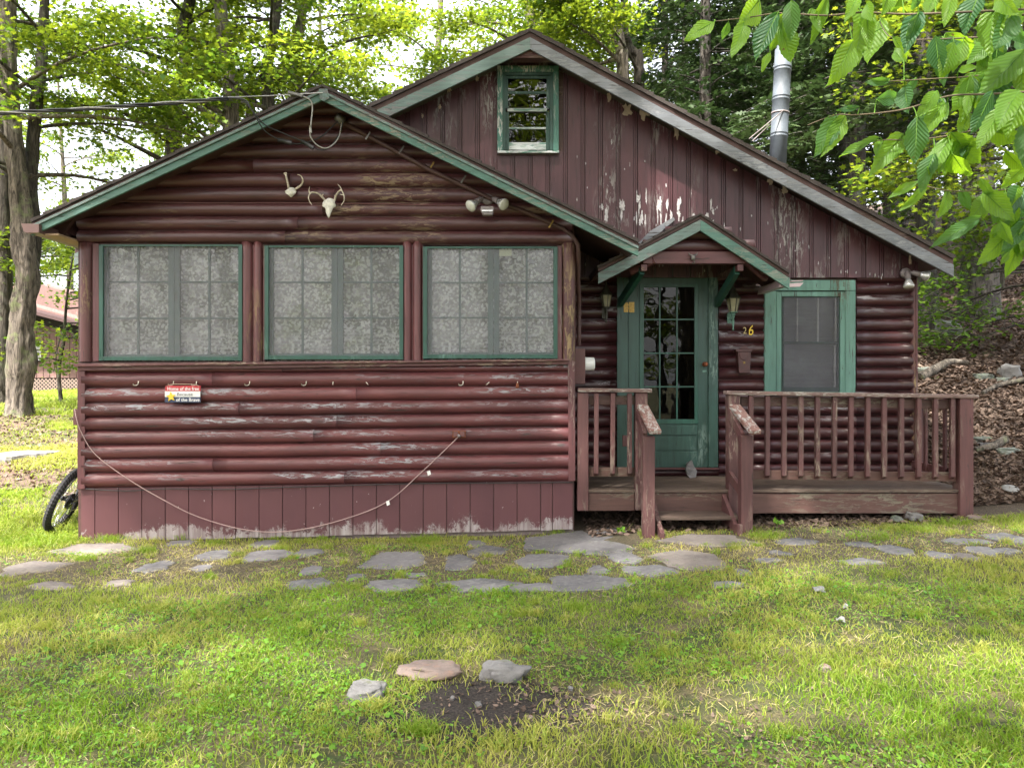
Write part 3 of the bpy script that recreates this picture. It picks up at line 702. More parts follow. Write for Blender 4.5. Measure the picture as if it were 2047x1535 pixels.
mb = MB(); mb.rect(995, 1118, 301.3, 306, Ya-.045, Ya+.05); mb.rect(1015, 1094, 216.5, 223, Ya+.026, Ya+.058); mb.rect(1018, 1092, 285, 300, Ya+.05, Ya+.07); mb.rect(1018, 1092, 254.5, 258.5, Ya+.052, Ya+.07)
mb.build('sill_and_rails', paint('bleached_sash_wood', (.40, .43, .43), (.55, .57, .58), 'x', 1, (.10, .28, .21), .7, .8), aw, .002)
mb = MB(); mb.rect(1012, 1098, 156, 218, Ya+.040, Ya+.044); mb.rect(1012, 1098, 222, 300, Ya+.060, Ya+.064); mb.build('glass', M['glassatt'], aw)
mb = MB(); mb.rect(1000, 1110, 140, 304, Ya+.2, Ya+.22); mb.build('dark_backing', M['dark'], aw)  # near-black sheet standing in for the unlit attic

# main wall logs
mb = MB(); ys = [542, 565.5, 588.5, 612, 636.5, 661, 685.5, 710, 734.5, 759, 781.5, 805.5, 829.5, 853.5, 877.5, 901.5, 925.5, 948]
for a, b in ((1120, 1235), (1435, 1530), (1709, 1832)):
    x1_ = X(b, YM) if b < 1800 else X(1822, YM)
    for i in range(len(ys)-1): mb.logrow(X(a, YM), x1_, Z(ys[i], YM), Z(ys[i+1], YM), Z(ys[i], YM), Z(ys[i+1], YM), YM, .052)
for i in range(10, len(ys)-1): mb.logrow(X(1530.5, YM), X(1708.6, YM), Z(ys[i], YM), Z(ys[i+1], YM), Z(ys[i], YM), Z(ys[i+1], YM), YM, .052)
for i in range(4): mb.logrow(X(1160, 7.99), X(1600, 7.99), Z(466+i*25, 7.99), Z(491+i*25, 7.99), Z(466+i*25, 7.99), Z(491+i*25, 7.99), 7.93, .035) if False else None
mb.logrow(X(1234, YM), X(1437, YM), Z(936, YM), Z(952, YM), Z(936, YM), Z(952, YM), YM, .03)
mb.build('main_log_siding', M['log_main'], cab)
mb = MB(); mb.rect(1100, 1234, 540, 990, YM+.002, YM+.06); mb.rect(1436, 1560, 540, 990, YM+.002, YM+.06); mb.rect(1682, 1832, 540, 990, YM+.002, YM+.06)
mb.rect(1560, 1682, 540, 592, YM+.003, YM+.058); mb.rect(1560, 1682, 782, 990, YM+.003, YM+.058); mb.rect(1234, 1436, 934, 990, YM+.003, YM+.058); mb.rect(1234, 1436, 540, 552, YM+.003, YM+.058)
mb.box(X(1234, YM), X(1682, YM), YM+.5, YM+.52, .3, 3); mb.box(X(1230, YM), X(1690, YM), YM+.07, YM+.5, .33, .38)
mb.build('main_wall', M['roofedge'], cab)
mb = MB(); roundpost(mb, 1818, 1832, 560, 1000, YM, .05, .001); mb.build('corner_post', M['postpeel'], cab)
mb = MB(); mb.rect(1832.2, 1835, 555, 1000, YM-.055, YM+.06); mb.build('corner_board', M['trimz'], cab)

# door
Yd = YM-.045
mb = MB()
mb.rect(1256.5, 1279, 553, 934, Yd+.012, Yd+.05); mb.rect(1396, 1416, 553, 934, Yd+.012, Yd+.05); mb.rect(1279, 1396, 553, 568, Yd+.012, Yd+.05)
mb.rect(1279, 1396, 847, 869, Yd+.012, Yd+.05); mb.rect(1279, 1396, 903, 934, Yd+.012, Yd+.05); mb.rect(1279, 1396, 869, 903, Yd+.024, Yd+.048)
mb.rect(1283, 1392, 872.5, 899.5, Yd+.016, Yd+.03)
door = mb.build('door', M['greendoor'], cab, .002)
mb = MB(); mb.rect(1279.3, 1287.6, 567.6, 847, Yd+.002, Yd+.03); mb.rect(1389, 1396, 567.6, 847, Yd+.002, Yd+.03); mb.rect(1287.6, 1389, 567.6, 574, Yd+.002, Yd+.03); mb.rect(1287.6, 1389, 838, 847, Yd+.002, Yd+.03)
for x_ in (1319.5, 1354): mb.rect(x_-1.4, x_+1.4, 574, 838, Yd+.008, Yd+.028)
for y_ in (638.6, 706, 773): mb.rect(1287.6, 1389, y_-1.4, y_+1.4, Yd+.0085, Yd+.0275)
mb.build('glazing_bars', M['greendk'], door, .0012)
mb = MB(); mb.rect(1286, 1390, 573, 839, Yd+.018, Yd+.021); mb.build('glass', M['glassdoor'], door)
mb = MB(); c = P(1409.5, 728, Yd); mb.lathe([(.004, .0), (.026, .004), (.026, .010), (.010, .014), (.010, .035), (.022, .042), (.026, .055), (.020, .068), (.004, .072)], c+Vector((0, .012, 0)), 16, (0, -1, 0)); mb.build('door_knob', M['rust'], door)
mb = MB(); mb.rect(1405, 1413, 740, 744, Yd+.008, Yd+.014); mb.build('keyhole_plate', M['lantgreen'], door)
mb = MB(); mb.rect(1234, 1256, 546, 934, Yd-.012, Yd+.05); mb.rect(1417, 1436, 546, 934, Yd-.012, Yd+.05); mb.rect(1256.2, 1416.8, 535, 552.5, Yd-.008, Yd+.05); mb.rect(1416.2, 1418.6, 553, 934, Yd+.0, Yd+.05)
mb.build('door_casing', M['greendoor'], cab, .003)
mb = MB(); mb.rect(1232, 1438, 935, 939, Yd-.04, Yd+.05); mb.build('threshold', M['trimx'], cab, .002)
mb = MB(); mb.rect(1247.5, 1256.5, 605, 624, Yd-.018, Yd-.012); mb.rect(1258, 1268.5, 604, 624.5, Yd+.005, Yd+.012); 
for k in range(7): mb.rect(1249+(k % 3)*6.5, 1252+(k % 3)*6.5, 606+k*2.4, 608+k*2.4, Yd-.022, Yd-.0181)
tag(mb.build('hinge', M['brass'], door), 'ornate brass strap hinge in two leaves')
mb = MB(); mb.rect(1245, 1262, 870, 892, Yd-.020, Yd-.0121); mb.build('mail_slot', M['meterbox'], cab, .002)

# main window
Yw = YM-.05
mb = MB(); mb.rect(1564, 1568, 593, 786, Yw+.016, Yw+.05); mb.rect(1675, 1679, 593, 786, Yw+.016, Yw+.05); mb.rect(1568, 1675, 593, 596, Yw+.016, Yw+.05); mb.rect(1568, 1675, 683, 687.5, Yw+.010, Yw+.045); mb.rect(1568, 1675, 774, 786, Yw+.016, Yw+.05)
mw = mb.build('window', M['greendoor'], cab, .001); mw['label'] = 'porch window with three upright panes over one'
mb = MB(); mb.pp([(1529, 582), (1552, 582), (1552, 788), (1529, 788)], Yw-.012, Yw+.045); mb.rect(1690.5, 1711, 581.5, 788, Yw-.012, Yw+.045); mb.pp([(1580, 560), (1711, 560), (1711, 581), (1529, 581), (1545, 560)], Yw-.016, Yw+.045)
mb.rect(1552.5, 1563, 583, 788, Yw-.004, Yw+.045); mb.rect(1680, 1690, 583, 788, Yw-.004, Yw+.045); mb.rect(1563.3, 1679.7, 583, 592.6, Yw-.004, Yw+.045); mb.rect(1531, 1711, 784, 790, Yw-.04, Yw+.02)
mb.build('casing', M['greenwin'], mw, .003)
mb = MB(); [mb.rect(x_-1.5, x_+1.5, 596, 683, Yw+.022, Yw+.035) for x_ in (1594.5, 1636, 1671)]; mb.rect(1668, 1671, 690, 774, Yw+.022, Yw+.035); mb.build('muntins', M['greywhite'], mw)
mb = MB(); mb.rect(1565, 1678, 594, 782, Yw+.005, Yw+.007); mb.build('insect_screen', M['screen2'], mw)
mb = MB(); mb.rect(1566, 1677, 594, 782, Yw+.036, Yw+.039); mb.build('glass', M['glass'], mw)
mb = MB()
for k in range(38): mb.rnd(); mb.bar(P(1560, 596+k*5, Yw+.12), P(1684, 596+k*5, Yw+.12), .003, .030, (0, .25, 1))
o = mb.build('window_blind', M['slat'], None, origin=P(1622, 786, Yw+.12)); tag(o, 'pale slatted blind behind the dark screen of the porch window', 'blind')

# portico over the door
YP = 7.22
rf3, a3, el3, er3, k3 = roofpart((1400, 426), (1196, 532), (1578, 543), YP, YB-.012, (5, 12, 13.5, 36), 'small gabled roof over the door', ('greenpale', 'green'), (None, None))
mb = MB()
for i, (yy) in enumerate((452, 478)):
    w_ = (yy+26-440)*1.75; mb.logrow(X(1398-w_, YP+.1), X(1398+w_, YP+.1), Z(yy, YP+.1), Z(yy+25, YP+.1), Z(yy, YP+.1), Z(yy+25, YP+.1), YP+.13, .03, False)
mb.build('gable_infill', M['log_plain'], rf3)
mb = MB(); mb.pp([(1286, 503), (1490, 503), (1490, 527), (1286, 527)], YP+.05, YP+.13); mb.box(X(1284, YP), X(1296, YP), YP+.05, YB, Z(540, YP), Z(527, YP)); mb.box(X(1478, YP), X(1490, YP), YP+.05, YB, Z(540, YP), Z(527, YP)); mb.build('beam', M['trimx'], rf3, .003)
mb = MB()
mb.bar(P(1283, 540, YP+.12), P(1240, 606, YM-.08), .05, .09, (0, 0, 1)); mb.bar(P(1473, 540, YP+.12), P(1434, 606, YM-.08), .05, .09, (0, 0, 1))
mb.build('brace', M['greendk'], rf3, .003)
mb = MB(); a_ = P(1276, 487, YB-.03); mb.pp([(1276, 486), (1300, 462), (1347, 434), (1350, 440), (1312, 472), (1290, 492)], YB-.03, YB-.004); mb.build('flashing_board', M['whiterake'], rf3, .002)
mb = MB(); mb.bar(P(1490, 520, YP+.06), P(1532, 557, YP+.2), .05, .06); mb.bar(P(1310, 520, YP+.06), P(1262, 545, YP+.2), .05, .06); mb.build('rafter', M['trimx'], rf3, .002)
mb = MB(); mb.pp([(1563, 558), (1580, 556), (1577, 572), (1558, 574)], 7.25, 7.9); mb.pp([(1579, 567), (1607, 565), (1600, 573), (1577, 574)], 7.5, 7.52); mb.pp([(1583, 561), (1606, 560), (1606, 562), (1583, 563)], 7.5, 7.55)
tag(mb.build('gutter', simple('bent_gutter_metal', (.50, .38, .40), .4, .3, .15, 8), rf3, .001), 'bent scrap of pinkish gutter')

# chimney pipe on the main roof
mb = MB(); b0 = P(1554, 345, 9.6); t0 = P(1567, 100, 9.6); ax_ = (t0-b0).normalized(); L = (t0-b0).length; r = .105
prof = [(r, -.3)]
for h in (.30*L, .60*L, .84*L): prof += [(r, h-.03), (r+.006, h-.024), (r+.006, h-.016), (r, h-.010), (r, h+.010), (r+.006, h+.016), (r+.006, h+.024), (r, h+.03)]
prof += [(r, L), (r*.8, L+.005), (r*.8, L+.06), (r*.5, L+.065), (r*.45, L+.13), (.004, L+.15)]
mb.lathe(prof, b0, 28, ax_)
ch = mb.build('chimney_pipe', M['galv'], rf2); ch['label'] = 'tall galvanised stove pipe'
mb = MB(); q = b0+ax_*(.48*L)+Vector((0, -.11, 0)); mb.tube([q, P(1498, 278, 9.3)], .007, 6); mb.tube([q+Vector((.02, 0, 0)), P(1505, 282, 9.9)], .007, 6); mb.lathe([(r+.004, -.01), (r+.009, -.008), (r+.009, .008), (r+.004, .01)], b0+ax_*(.48*L), 28, ax_); mb.build('stay_rod', M['greyplastic'], ch)

# ------------------------------------------------------------------ porch deck
dk = thing('porch_deck', (2.5, 7.4, .2), 'weathered reddish wooden porch deck with railings and one step before the green door', 'deck')
zd = Z(978, 7.0)
mb = MB(); xs0, xs1 = X(1157, 7), X(1920, 7)
y = 6.985
while y < 7.98:
    mb.rnd(); w_ = min(.138, 7.99-y); mb.box(xs0+.02, xs1+.1, y, y+w_-.006, zd-.028, zd+random.uniform(-.001, .001)); y += .14
mb.build('floor', M['deck'], dk, .004)
def deckpart(name, mat, lab=None, bevel=.004, **k):
    pass
def onebox(name, mat, parent, x0, x1, y0, y1, Y0, Y1, bevel=.004):
    mb = MB(); mb.rnd(); mb.rect(x0, x1, y0, y1, Y0, Y1); return mb.build(name, M[mat], parent, bevel)
onebox('face_board', 'fasciadk', dk, 1177, 1269, 985, 1021, 7.0, 7.035)
onebox('face_board', 'fasciadk', dk, 1296, 1457, 985, 1027, 7.0, 7.035)
onebox('face_board', 'fasciadk', dk, 1481, 1921, 986, 1026, 7.0, 7.035)
mb = MB(); mb.box(xs0+.03, xs0+.07, 7.04, 7.99, zd-.17, zd-.03); mb.build('joist', M['fasciadk'], dk, .003)
mb = MB(); mb.box(xs1+.03, xs1+.07, 7.04, 7.99, zd-.17, zd-.03); mb.build('joist', M['fasciadk'], dk, .003)
for x_ in (1.9, 3.2):
    mb = MB(); mb.box(x_-.15, x_+.15, 7.5, 7.8, 0, zd-.03); mb.build('support_block', M['concrete'], dk, .004)
# step: tread and two sloped stringers
mb = MB(); mb.rnd(); zt = Z(1031, 6.72); mb.box(X(1310, 6.72), X(1479, 6.72), 6.70, 6.84, zt-.036, zt); mb.build('step_tread', M['deck'], dk, .006)
mb = MB(); mb.rnd(); mb.box(X(1310, 6.72), X(1481, 6.72), 6.846, 6.99, zt-.036, zt-.001); mb.build('step_tread', M['deck'], dk, .006)
def sideprism(mb, x0, x1, pts):          # (y, z) outline extruded along x
    n = len(pts); v = [(x0, y, z) for y, z in pts]+[(x1, y, z) for y, z in pts]
    a = sum(pts[i][0]*pts[(i+1) % n][1]-pts[(i+1) % n][0]*pts[i][1] for i in range(n))
    if a < 0: pts = pts[::-1]; v = [(x0, y, z) for y, z in pts]+[(x1, y, z) for y, z in pts]
    mb.add(v, [tuple(range(n))[::-1], tuple(range(n, 2*n))]+[(i, (i+1) % n, (i+1) % n+n, i+n) for i in range(n)])
for px, zb in ((1301, .12), (1491, .19)):
    xx = X(px, 6.6)
    off = .062 if px < 1400 else -.10
    mb = MB(); sideprism(mb, xx+off, xx+off+.038, [(7.0, zd-.04), (6.62, zt-.05), (6.48, zb+.05), (6.48, zb-.08), (6.62, zb-.08), (7.0, zt-.14)]); mb.build('stringer', M['deckz'], dk, .004)
# posts
def post(px0, px1, y0, y1, Y, lab=None, mat='deckz'):
    mb = MB(); mb.rnd(); x0, x1 = X(px0, Y), X(px1, Y); w_ = x1-x0
    mb.box(x0, x1, Y, Y+w_, Z(y1, Y), Z(y0, Y)); return mb.build('post', M[mat], dk, .006)
post(1155, 1177, 785, 1021, 6.965); post(1271, 1295, 785, 1020, 6.965); post(1457, 1480.5, 789, 1030, 6.965); post(1920, 1947, 795, 1040, 6.96)
post(1286.5, 1310, 872, 1085, 6.56); post(1482.5, 1506, 870, 1066, 6.56)
mb = MB(); mb.rnd(); mb.box(X(1838, 7.9), X(1852, 7.9), 7.9, 7.98, zd-.1, Z(800, 7.9)); mb.build('post', M['deckz'], dk, .004)
# rails
def cap(p, q, w_=.135, h=.036, mat='railcap'):
    mb = MB(); mb.rnd(); mb.bar(p, q, w_, h); return mb.build('rail_cap', M[mat], dk, .007)
cap(P(1155, 779.5, 7.01), P(1301.5, 781, 7.01)); cap(P(1450, 785, 7.01), P(1949, 792.5, 7.01))
ex = X(1935, 7.01)
cap(Vector((ex, 7.09, Z(793, 7.01))), Vector((ex, 7.98, Z(793, 7.01)-.01)), .12, .036, 'railcapy')
def rail(p, q, w_=.036, h=.085):
    mb = MB(); mb.rnd(); mb.bar(p, q, w_, h); return mb.build('rail', M['deckz' if abs(p[0]-q[0]) < .01 else 'fasciadk'], dk, .004)
rail(P(1177.5, 800, 7.045), P(1270.5, 800, 7.045)); rail(P(1177.5, 943, 7.045), P(1270.5, 943, 7.045))
rail(P(1481, 802, 7.045), P(1919.5, 809, 7.045)); rail(P(1481, 948, 7.045), P(1919.5, 953, 7.045))
rail((ex-.03, 7.09, Z(808, 7.0)), (ex-.03, 7.9, Z(808, 7.0)-.01)); rail((ex-.03, 7.09, Z(950, 7.0)), (ex-.03, 7.9, Z(950, 7.0)))
def baluster(px, y0, y1, Y=6.983):
    mb = MB(); mb.rnd(); w_ = .041; j = random.uniform(-.004, .004); xx = X(px, Y); jt = random.uniform(-.003, .003)
    za, zb_ = Z(y0, Y), Z(y1, Y)
    v = [(xx-w_/2, Y-.018, zb_+.028), (xx+w_/2, Y-.018, zb_+.028), (xx+w_/2, Y+.022, zb_), (xx-w_/2, Y+.022, zb_)]
    t_ = [(xx-w_/2+jt, Y-.018, za), (xx+w_/2+jt, Y-.018, za), (xx+w_/2+jt, Y+.022, za), (xx-w_/2+jt, Y+.022, za)]
    mb.add(v+t_, [(0,3,2,1), (4,5,6,7), (0,1,5,4), (1,2,6,5), (2,3,7,6), (3,0,4,7)]); return mb.build('baluster', M['deckz'], dk, .003)
for px in (1192, 1225, 1259): baluster(px, 786, 952)
for i, px in enumerate((1501, 1534, 1567.6, 1601, 1634.5, 1668, 1701, 1734.6, 1768, 1802, 1836.5, 1870, 1904)): baluster(px, 790+i*.4, 956+i*.25)
for y in (7.25, 7.42, 7.59, 7.76):
    mb = MB(); mb.rnd(); mb.box(ex-.075, ex-.05, y, y+.041, Z(958, 7.0), Z(797, 7.0)); mb.build('baluster', M['deckz'], dk, .003)
# sloping stair rails
for px0, px1, pt in ((1285, 1299, 1290), (1469, 1494, 1470)):
    xa, xb_ = X(px0, 6.97), X(px1, 6.55)
    xm = X(px1, 6.6)
    xm = (X(px0-1, 7.0)+X(px1, 6.6))/2
    mb = MB(); mb.rnd(); mb.bar((xm, 6.99, Z(811, 6.97)), (xm+.02, 6.44, Z(861, 6.5)-.01), .105, .042); mb.build('rail_cap', M['railcapy'], dk, .010)
    mb = MB(); mb.rnd(); sx_ = xm-.045 if px0 < 1400 else xm-.045
    mb.bar((sx_, 6.97, Z(826, 6.97)), (sx_, 6.60, Z(874, 6.6)), .034, .09); mb.build('rail', M['deckz'], dk, .003)
    mb = MB(); mb.rnd(); mb.bar((sx_, 6.97, Z(950, 6.97)), (sx_, 6.60, Z(985, 6.6)), .034, .085); mb.build('rail', M['deckz'], dk, .003)
    if px0 < 1400:
        mb = MB(); mb.rnd(); mb.box(sx_-.02, sx_+.02, 6.78, 6.82, Z(970, 6.8), Z(835, 6.8)); mb.build('baluster', M['deckz'], dk, .003)

# ------------------------------------------------------------------ things on the cabin
def rockmesh(mb, c, sx, sy, sz, seed, n=10, sharp=1.0):
    c = Vector(c); rr = random.Random(seed); n = 30; m = 16; b = len(mb.v); mb.cur = rr.random()
    for i in range(m+1):
        ph = math.pi*i/m
        for k in range(n):
            t = 2*math.pi*k/n; q = Vector((math.sin(ph)*math.cos(t), math.sin(ph)*math.sin(t), math.cos(ph)))
            w_ = 1+.42*sharp*noise.noise(q*1.4+Vector((seed*3.1, 0, 0)))+.17*noise.noise(q*3.1+Vector((seed, 5, 0)))+.07*noise.noise(q*8+Vector((seed, 5, 0)))
            q = Vector((math.copysign(abs(q.x)**.75, q.x), math.copysign(abs(q.y)**.75, q.y), math.copysign(abs(q.z)**.6, q.z)))*w_
            mb.pt(c+Vector((q.x*sx, q.y*sy, q.z*sz)))
    for i in range(m):
        for k in range(n): mb.f.append([b+i*n+k, b+(i+1)*n+k, b+(i+1)*n+(k+1) % n, b+i*n+(k+1) % n]); mb.sm.append(True)
# stone leaning against the door
mb = MB(); p = P(1384, 950, 7.78)
o_ = [(1373, 935), (1378, 923), (1388, 917), (1391, 929), (1396, 938), (1392, 950), (1380, 952), (1375, 946)]
zb = zd+.001; k = (7.8/F)
pts = [((a-1384)*k, (951.5-b)*k) for a, b in o_]
v = []
for dy in (0, .035):
    for a, b in pts: v.append((X(1384, 7.8)+a, 7.80+dy+b*.5, zb+b*.98+(.0 if dy == 0 else .004)))
n = len(pts); mb.add(v, [tuple(range(n))[::-1], tuple(range(n, 2*n))]+[(i, (i+1) % n, (i+1) % n+n, i+n) for i in range(n)])
tag(mb.build('door_stone', M['flag'], None, .004, origin=(X(1384, 7.8), 7.8, zb)), 'pointed grey stone slab leaning against the foot of the green door', 'stone')
# lanterns
def lantern(px, py, k, lab, stemmat):
    c = P(px, py, YM-.16); t = thing('wall_lantern', c+Vector((0, .12, 0)), lab, 'lantern', 'wall lanterns beside the door')
    s_ = YM/F*k
    def r6(prof, mat, nm, n=6, par=None):
        mb = MB(); mb.lathe([(a*s_, b*s_) for a, b in prof], c, n, (0, 0, 1), n > 8); return mb.build(nm, mat, par or t, .001)
    top = r6([(15, 22), (15.5, 24), (13, 26), (8.5, 33), (5, 40), (2.5, 46), (1.6, 50), (2.4, 53), (1.2, 55), (.6, 60), (.2, 62)], M['lantern'], 'cap')
    r6([(7.2, -4), (12.3, 22)], M['frost'], 'glass')
    mb = MB()
    for i in range(6):
        a = math.pi*i/3; d = Vector((0, 0, 1)).orthogonal().normalized(); e = Vector((0, 0, 1)).cross(d); q = d*math.cos(a)+e*math.sin(a)
        mb.bar(c+q*7.6*s_+Vector((0, 0, -4*s_)), c+q*12.9*s_+Vector((0, 0, 22*s_)), 1.3*s_, 1.3*s_)
    mb.build('cage', M['lantern'], t)
    r6([(8.6, -5.5), (8.6, -3.5)], stemmat, 'base_ring'); r6([(3.2, -5.5), (4.6, -9), (2.4, -11), (3.4, -13), (1.8, -15), (2.6, -24), (1.4, -36), (1.9, -38), (1.0, -40)], stemmat, 'finial', 12)
    mb = MB(); mb.tube([c+Vector((0, 0, -12*s_)), c+Vector((0, .05, -20*s_)), c+Vector((0, .115, -14*s_))], .006, 6); mb.box(c.x-.03, c.x+.03, c.y+.105, c.y+.125, c.z-.13, c.z-.02); mb.build('bracket', stemmat, t)
lantern(1212, 610, .86, 'dark small wall lantern between the white meter and the door', M['lantern'])
lantern(1466, 620, 1.0, 'wall lantern with green stem above the house number', M['lantgreen'])
def textobj(body, size, loc, mat, name, parent=None, rot=0, depth=.002, sx=1, bold=.0, italic=0):
    cu = bpy.data.curves.new(name, 'FONT'); cu.body = body; cu.size = size; cu.extrude = depth; cu.offset = bold; cu.align_x = 'CENTER'; cu.shear = italic
    tmp = bpy.data.objects.new(name, cu); me = bpy.data.meshes.new_from_object(tmp); bpy.data.objects.remove(tmp)
    me.name = name; me.materials.clear(); me.materials.append(mat)
    o = bpy.data.objects.new(name, me); COL.objects.link(o); o.scale = (sx, 1, 1)
    o.rotation_euler = (R(90), rot, 0)
    if parent is not None: o.parent = parent; o.location = Vector(loc)-org(parent)
    else: o.location = loc
    return o
M['numbrass'] = simple('worn_brass_digit', (.42, .34, .15), .45, .3, .2, 40)
yn = YM-.066
tag(textobj('2', .10, P(1489.5, 667, yn), M['numbrass'], 'house_number', sx=.85), 'tarnished brass digit 2, smaller and to the left of the 6', 'house number')
tag(textobj('6', .155, P(1501, 670, yn), M['gold'], 'house_number', sx=.75, italic=.15), 'brighter brass digit 6 hung above the mailbox', 'house number')
# mailbox
c = P(1488, 722, YM-.05); t = thing('mailbox', c, 'narrow dark brown wall mailbox under the house number', 'mailbox')
mb = MB(); mb.pp([(1475, 700), (1502, 700), (1500, 746), (1478, 746)], YM-.125, YM-.045); mb.build('body', M['mailbox'], t, .006)
mb = MB(); mb.pp([(1472, 698), (1504, 698), (1504, 703), (1472, 703)], YM-.14, YM-.045); mb.pp([(1479, 703.2), (1498, 703.2), (1497, 716), (1488.5, 721), (1480, 716)], YM-.134, YM-.1255); mb.pp([(1479, 696), (1484, 692.5), (1488.5, 691), (1493, 692.5), (1498, 696), (1498, 697.8), (1479, 697.8)], YM-.07, YM-.06); mb.build('lid', M['mailbox'], t, .003)
mb = MB(); s5 = []
for i in range(10):
    a = math.pi/2+i*math.pi/5; r_ = 3.4 if i % 2 == 0 else 1.4; s5.append((1488.5+r_*math.cos(a), 725-r_*math.sin(a)))
mb.pp(s5, YM-.130, YM-.1255); mb.build('star', M['brass'], t)
for q in (1476, 1501):
    mb = MB(); u = P(q, 746, YM-.11); mb.tube([u, u+Vector((0, -.01, -.02)), u+Vector((0, -.03, -.025)), u+Vector((0, -.035, -.005))], .005, 6); mb.build('paper_hook', M['mailbox'], t)
# meter box on the front room's right side wall
t = thing('electric_meter', (xr+.01, 7.35, Z(750, 7.3)), 'white dome meter on a brown box at the front room corner', 'electric meter')
mb = MB(); mb.box(xr+.001, X(1170, 7.3), 7.28, 7.52, Z(768, 7.3), Z(697, 7.3)); mb.build('box', M['meterbox'], t, .006)
mb = MB(); mb.lathe([(.07, 0), (.072, .01), (.066, .015), (.066, .085), (.062, .096), (.045, .102), (.004, .103)], (X(1170.5, 7.3), 7.40, Z(727, 7.3)), 24, (1, 0, 0)); mb.build('dome', M['white'], t)
mb = MB(); mb.tube([(xr+.03, 7.40, Z(700, 7.3)), (xr+.03, 7.40, Z(540, 7.3)), (xr+.03, 7.3, Z(505, 7.3))], .018, 10); mb.build('conduit', M['meterbox'], t)
# conduit under the right rake
mb = MB(); pts = [P(681, 243, 6.93), P(760, 285, 6.93), P(860, 340, 6.92), P(980, 397, 6.93), P(1060, 428, 6.94), P(1100, 446, 6.94), P(1128, 458, 6.94), P(1146, 472, 6.93), P(1156, 490, 6.93), P(1157, 520, 7.0), P(1156, 560, 7.1), P(1158, 600, 7.25), P(1158, 690, 7.32)]
mb.tube(pts, .021, 10); t = mb.build('conduit_pipe', M['roofedge'], None, origin=tuple(pts[0])); tag(t, 'brown conduit pipe clipped along the underside of the low roof', 'conduit')
for a, b in ((737, 273), (804, 301), (864, 333), (927, 360), (1102, 449)):
    mb = MB(); q = P(a, b, 6.93); mb.bar(q+Vector((-.022, -.022, -.035)), q+Vector((.022, -.022, .035)), .014, .004, (0, 1, 0)); mb.build('strap', M['brass' if a in (864, 1102) else 'steel'], t)
mb = MB(); mb.lathe([(.04, -.03), (.045, 0), (.035, .05), (.01, .06)], P(682, 240, 6.9), 12, (-.6, -.4, .4)); mb.build('weather_head', M['steel'], t)
# floodlights
def flood(t, base, d, L=.07, R_=.05):
    d = Vector(d).normalized(); base = Vector(base)
    mb = MB(); mb.lathe([(.012, -.02), (.014, 0), (.026, .01), (.028, .06), (.030, .075)], base, 16, d); a = mb.build('lamp_holder', M['greyplastic'], t)
    mb = MB(); mb.lathe([(.026, .076), (.034, .10), (.050, .135), (.056, .150), (.057, .158)], base, 20, d); mb.build('lamp_shell', M['lampshell'], t)
    mb = MB(); mb.lathe([(.055, .1585), (.050, .166), (.03, .172), (.003, .174)], base, 20, d); mb.build('lamp_glass', M['lampglass'], t)
c = P(975, 396, 6.9); t = thing('floodlight', c, 'twin floodlight with motion sensor on the log gable of the front room', 'floodlight')
mb = MB(); mb.lathe([(.055, 0), (.055, .02), (.045, .03), (.02, .032)], c+Vector((0, .07, 0)), 18, (0, -1, 0)); mb.build('back_plate', M['greyplastic'], t)
mb = MB(); mb.pp([(962, 412), (986, 412), (988, 418), (985, 430), (966, 430), (961, 419)], 6.78, 6.85); mb.build('motion_sensor', M['greyplastic'], t, .006)
mb = MB(); mb.pp([(963, 419.5), (986, 419.5), (985, 423), (964, 423)], 6.77, 6.7795); mb.build('sensor_lens', M['lampshell'], t, .002)
flood(t, c+Vector((-.055, .01, -.005)), (-.62, -.55, -.56)); flood(t, c+Vector((.055, .01, -.005)), (.62, -.62, -.48))
c = P(1816, 545, 7.9); t = thing('floodlight', c, 'grey twin floodlight at the far right corner under the board gable', 'floodlight')
mb = MB(); mb.lathe([(.055, 0), (.055, .03), (.045, .04), (.02, .042)], c+Vector((0, .07, 0)), 18, (0, -1, 0)); mb.build('back_plate', M['greyplastic'], t)
flood(t, c+Vector((-.012, -.01, -.0)), (-.05, -.25, -1)); flood(t, c+Vector((.04, .0, .0)), (1, -.2, -.28))
# small cow-head hook under the portico
c = P(1386, 515, YP+.03); mb = MB(); mb.ball(c, .028, .8, .6, 1.1); mb.tube([c+Vector((-.01, 0, .02)), c+Vector((-.035, 0, .03)), c+Vector((-.045, 0, .05))], [.008, .006, .002], 6); mb.tube([c+Vector((.01, 0, .02)), c+Vector((.035, 0, .03)), c+Vector((.045, 0, .05))], [.008, .006, .002], 6)
mb.tube([c+Vector((.0, -.01, -.02)), c+Vector((.012, -.015, -.05)), c+Vector((.0, -.015, -.065)), c+Vector((-.012, -.015, -.05))], .004, 6)
tag(mb.build('horned_hook', M['steel'], None, origin=tuple(c)), 'small horned metal ornament with a ring under the door gable', 'ornament')
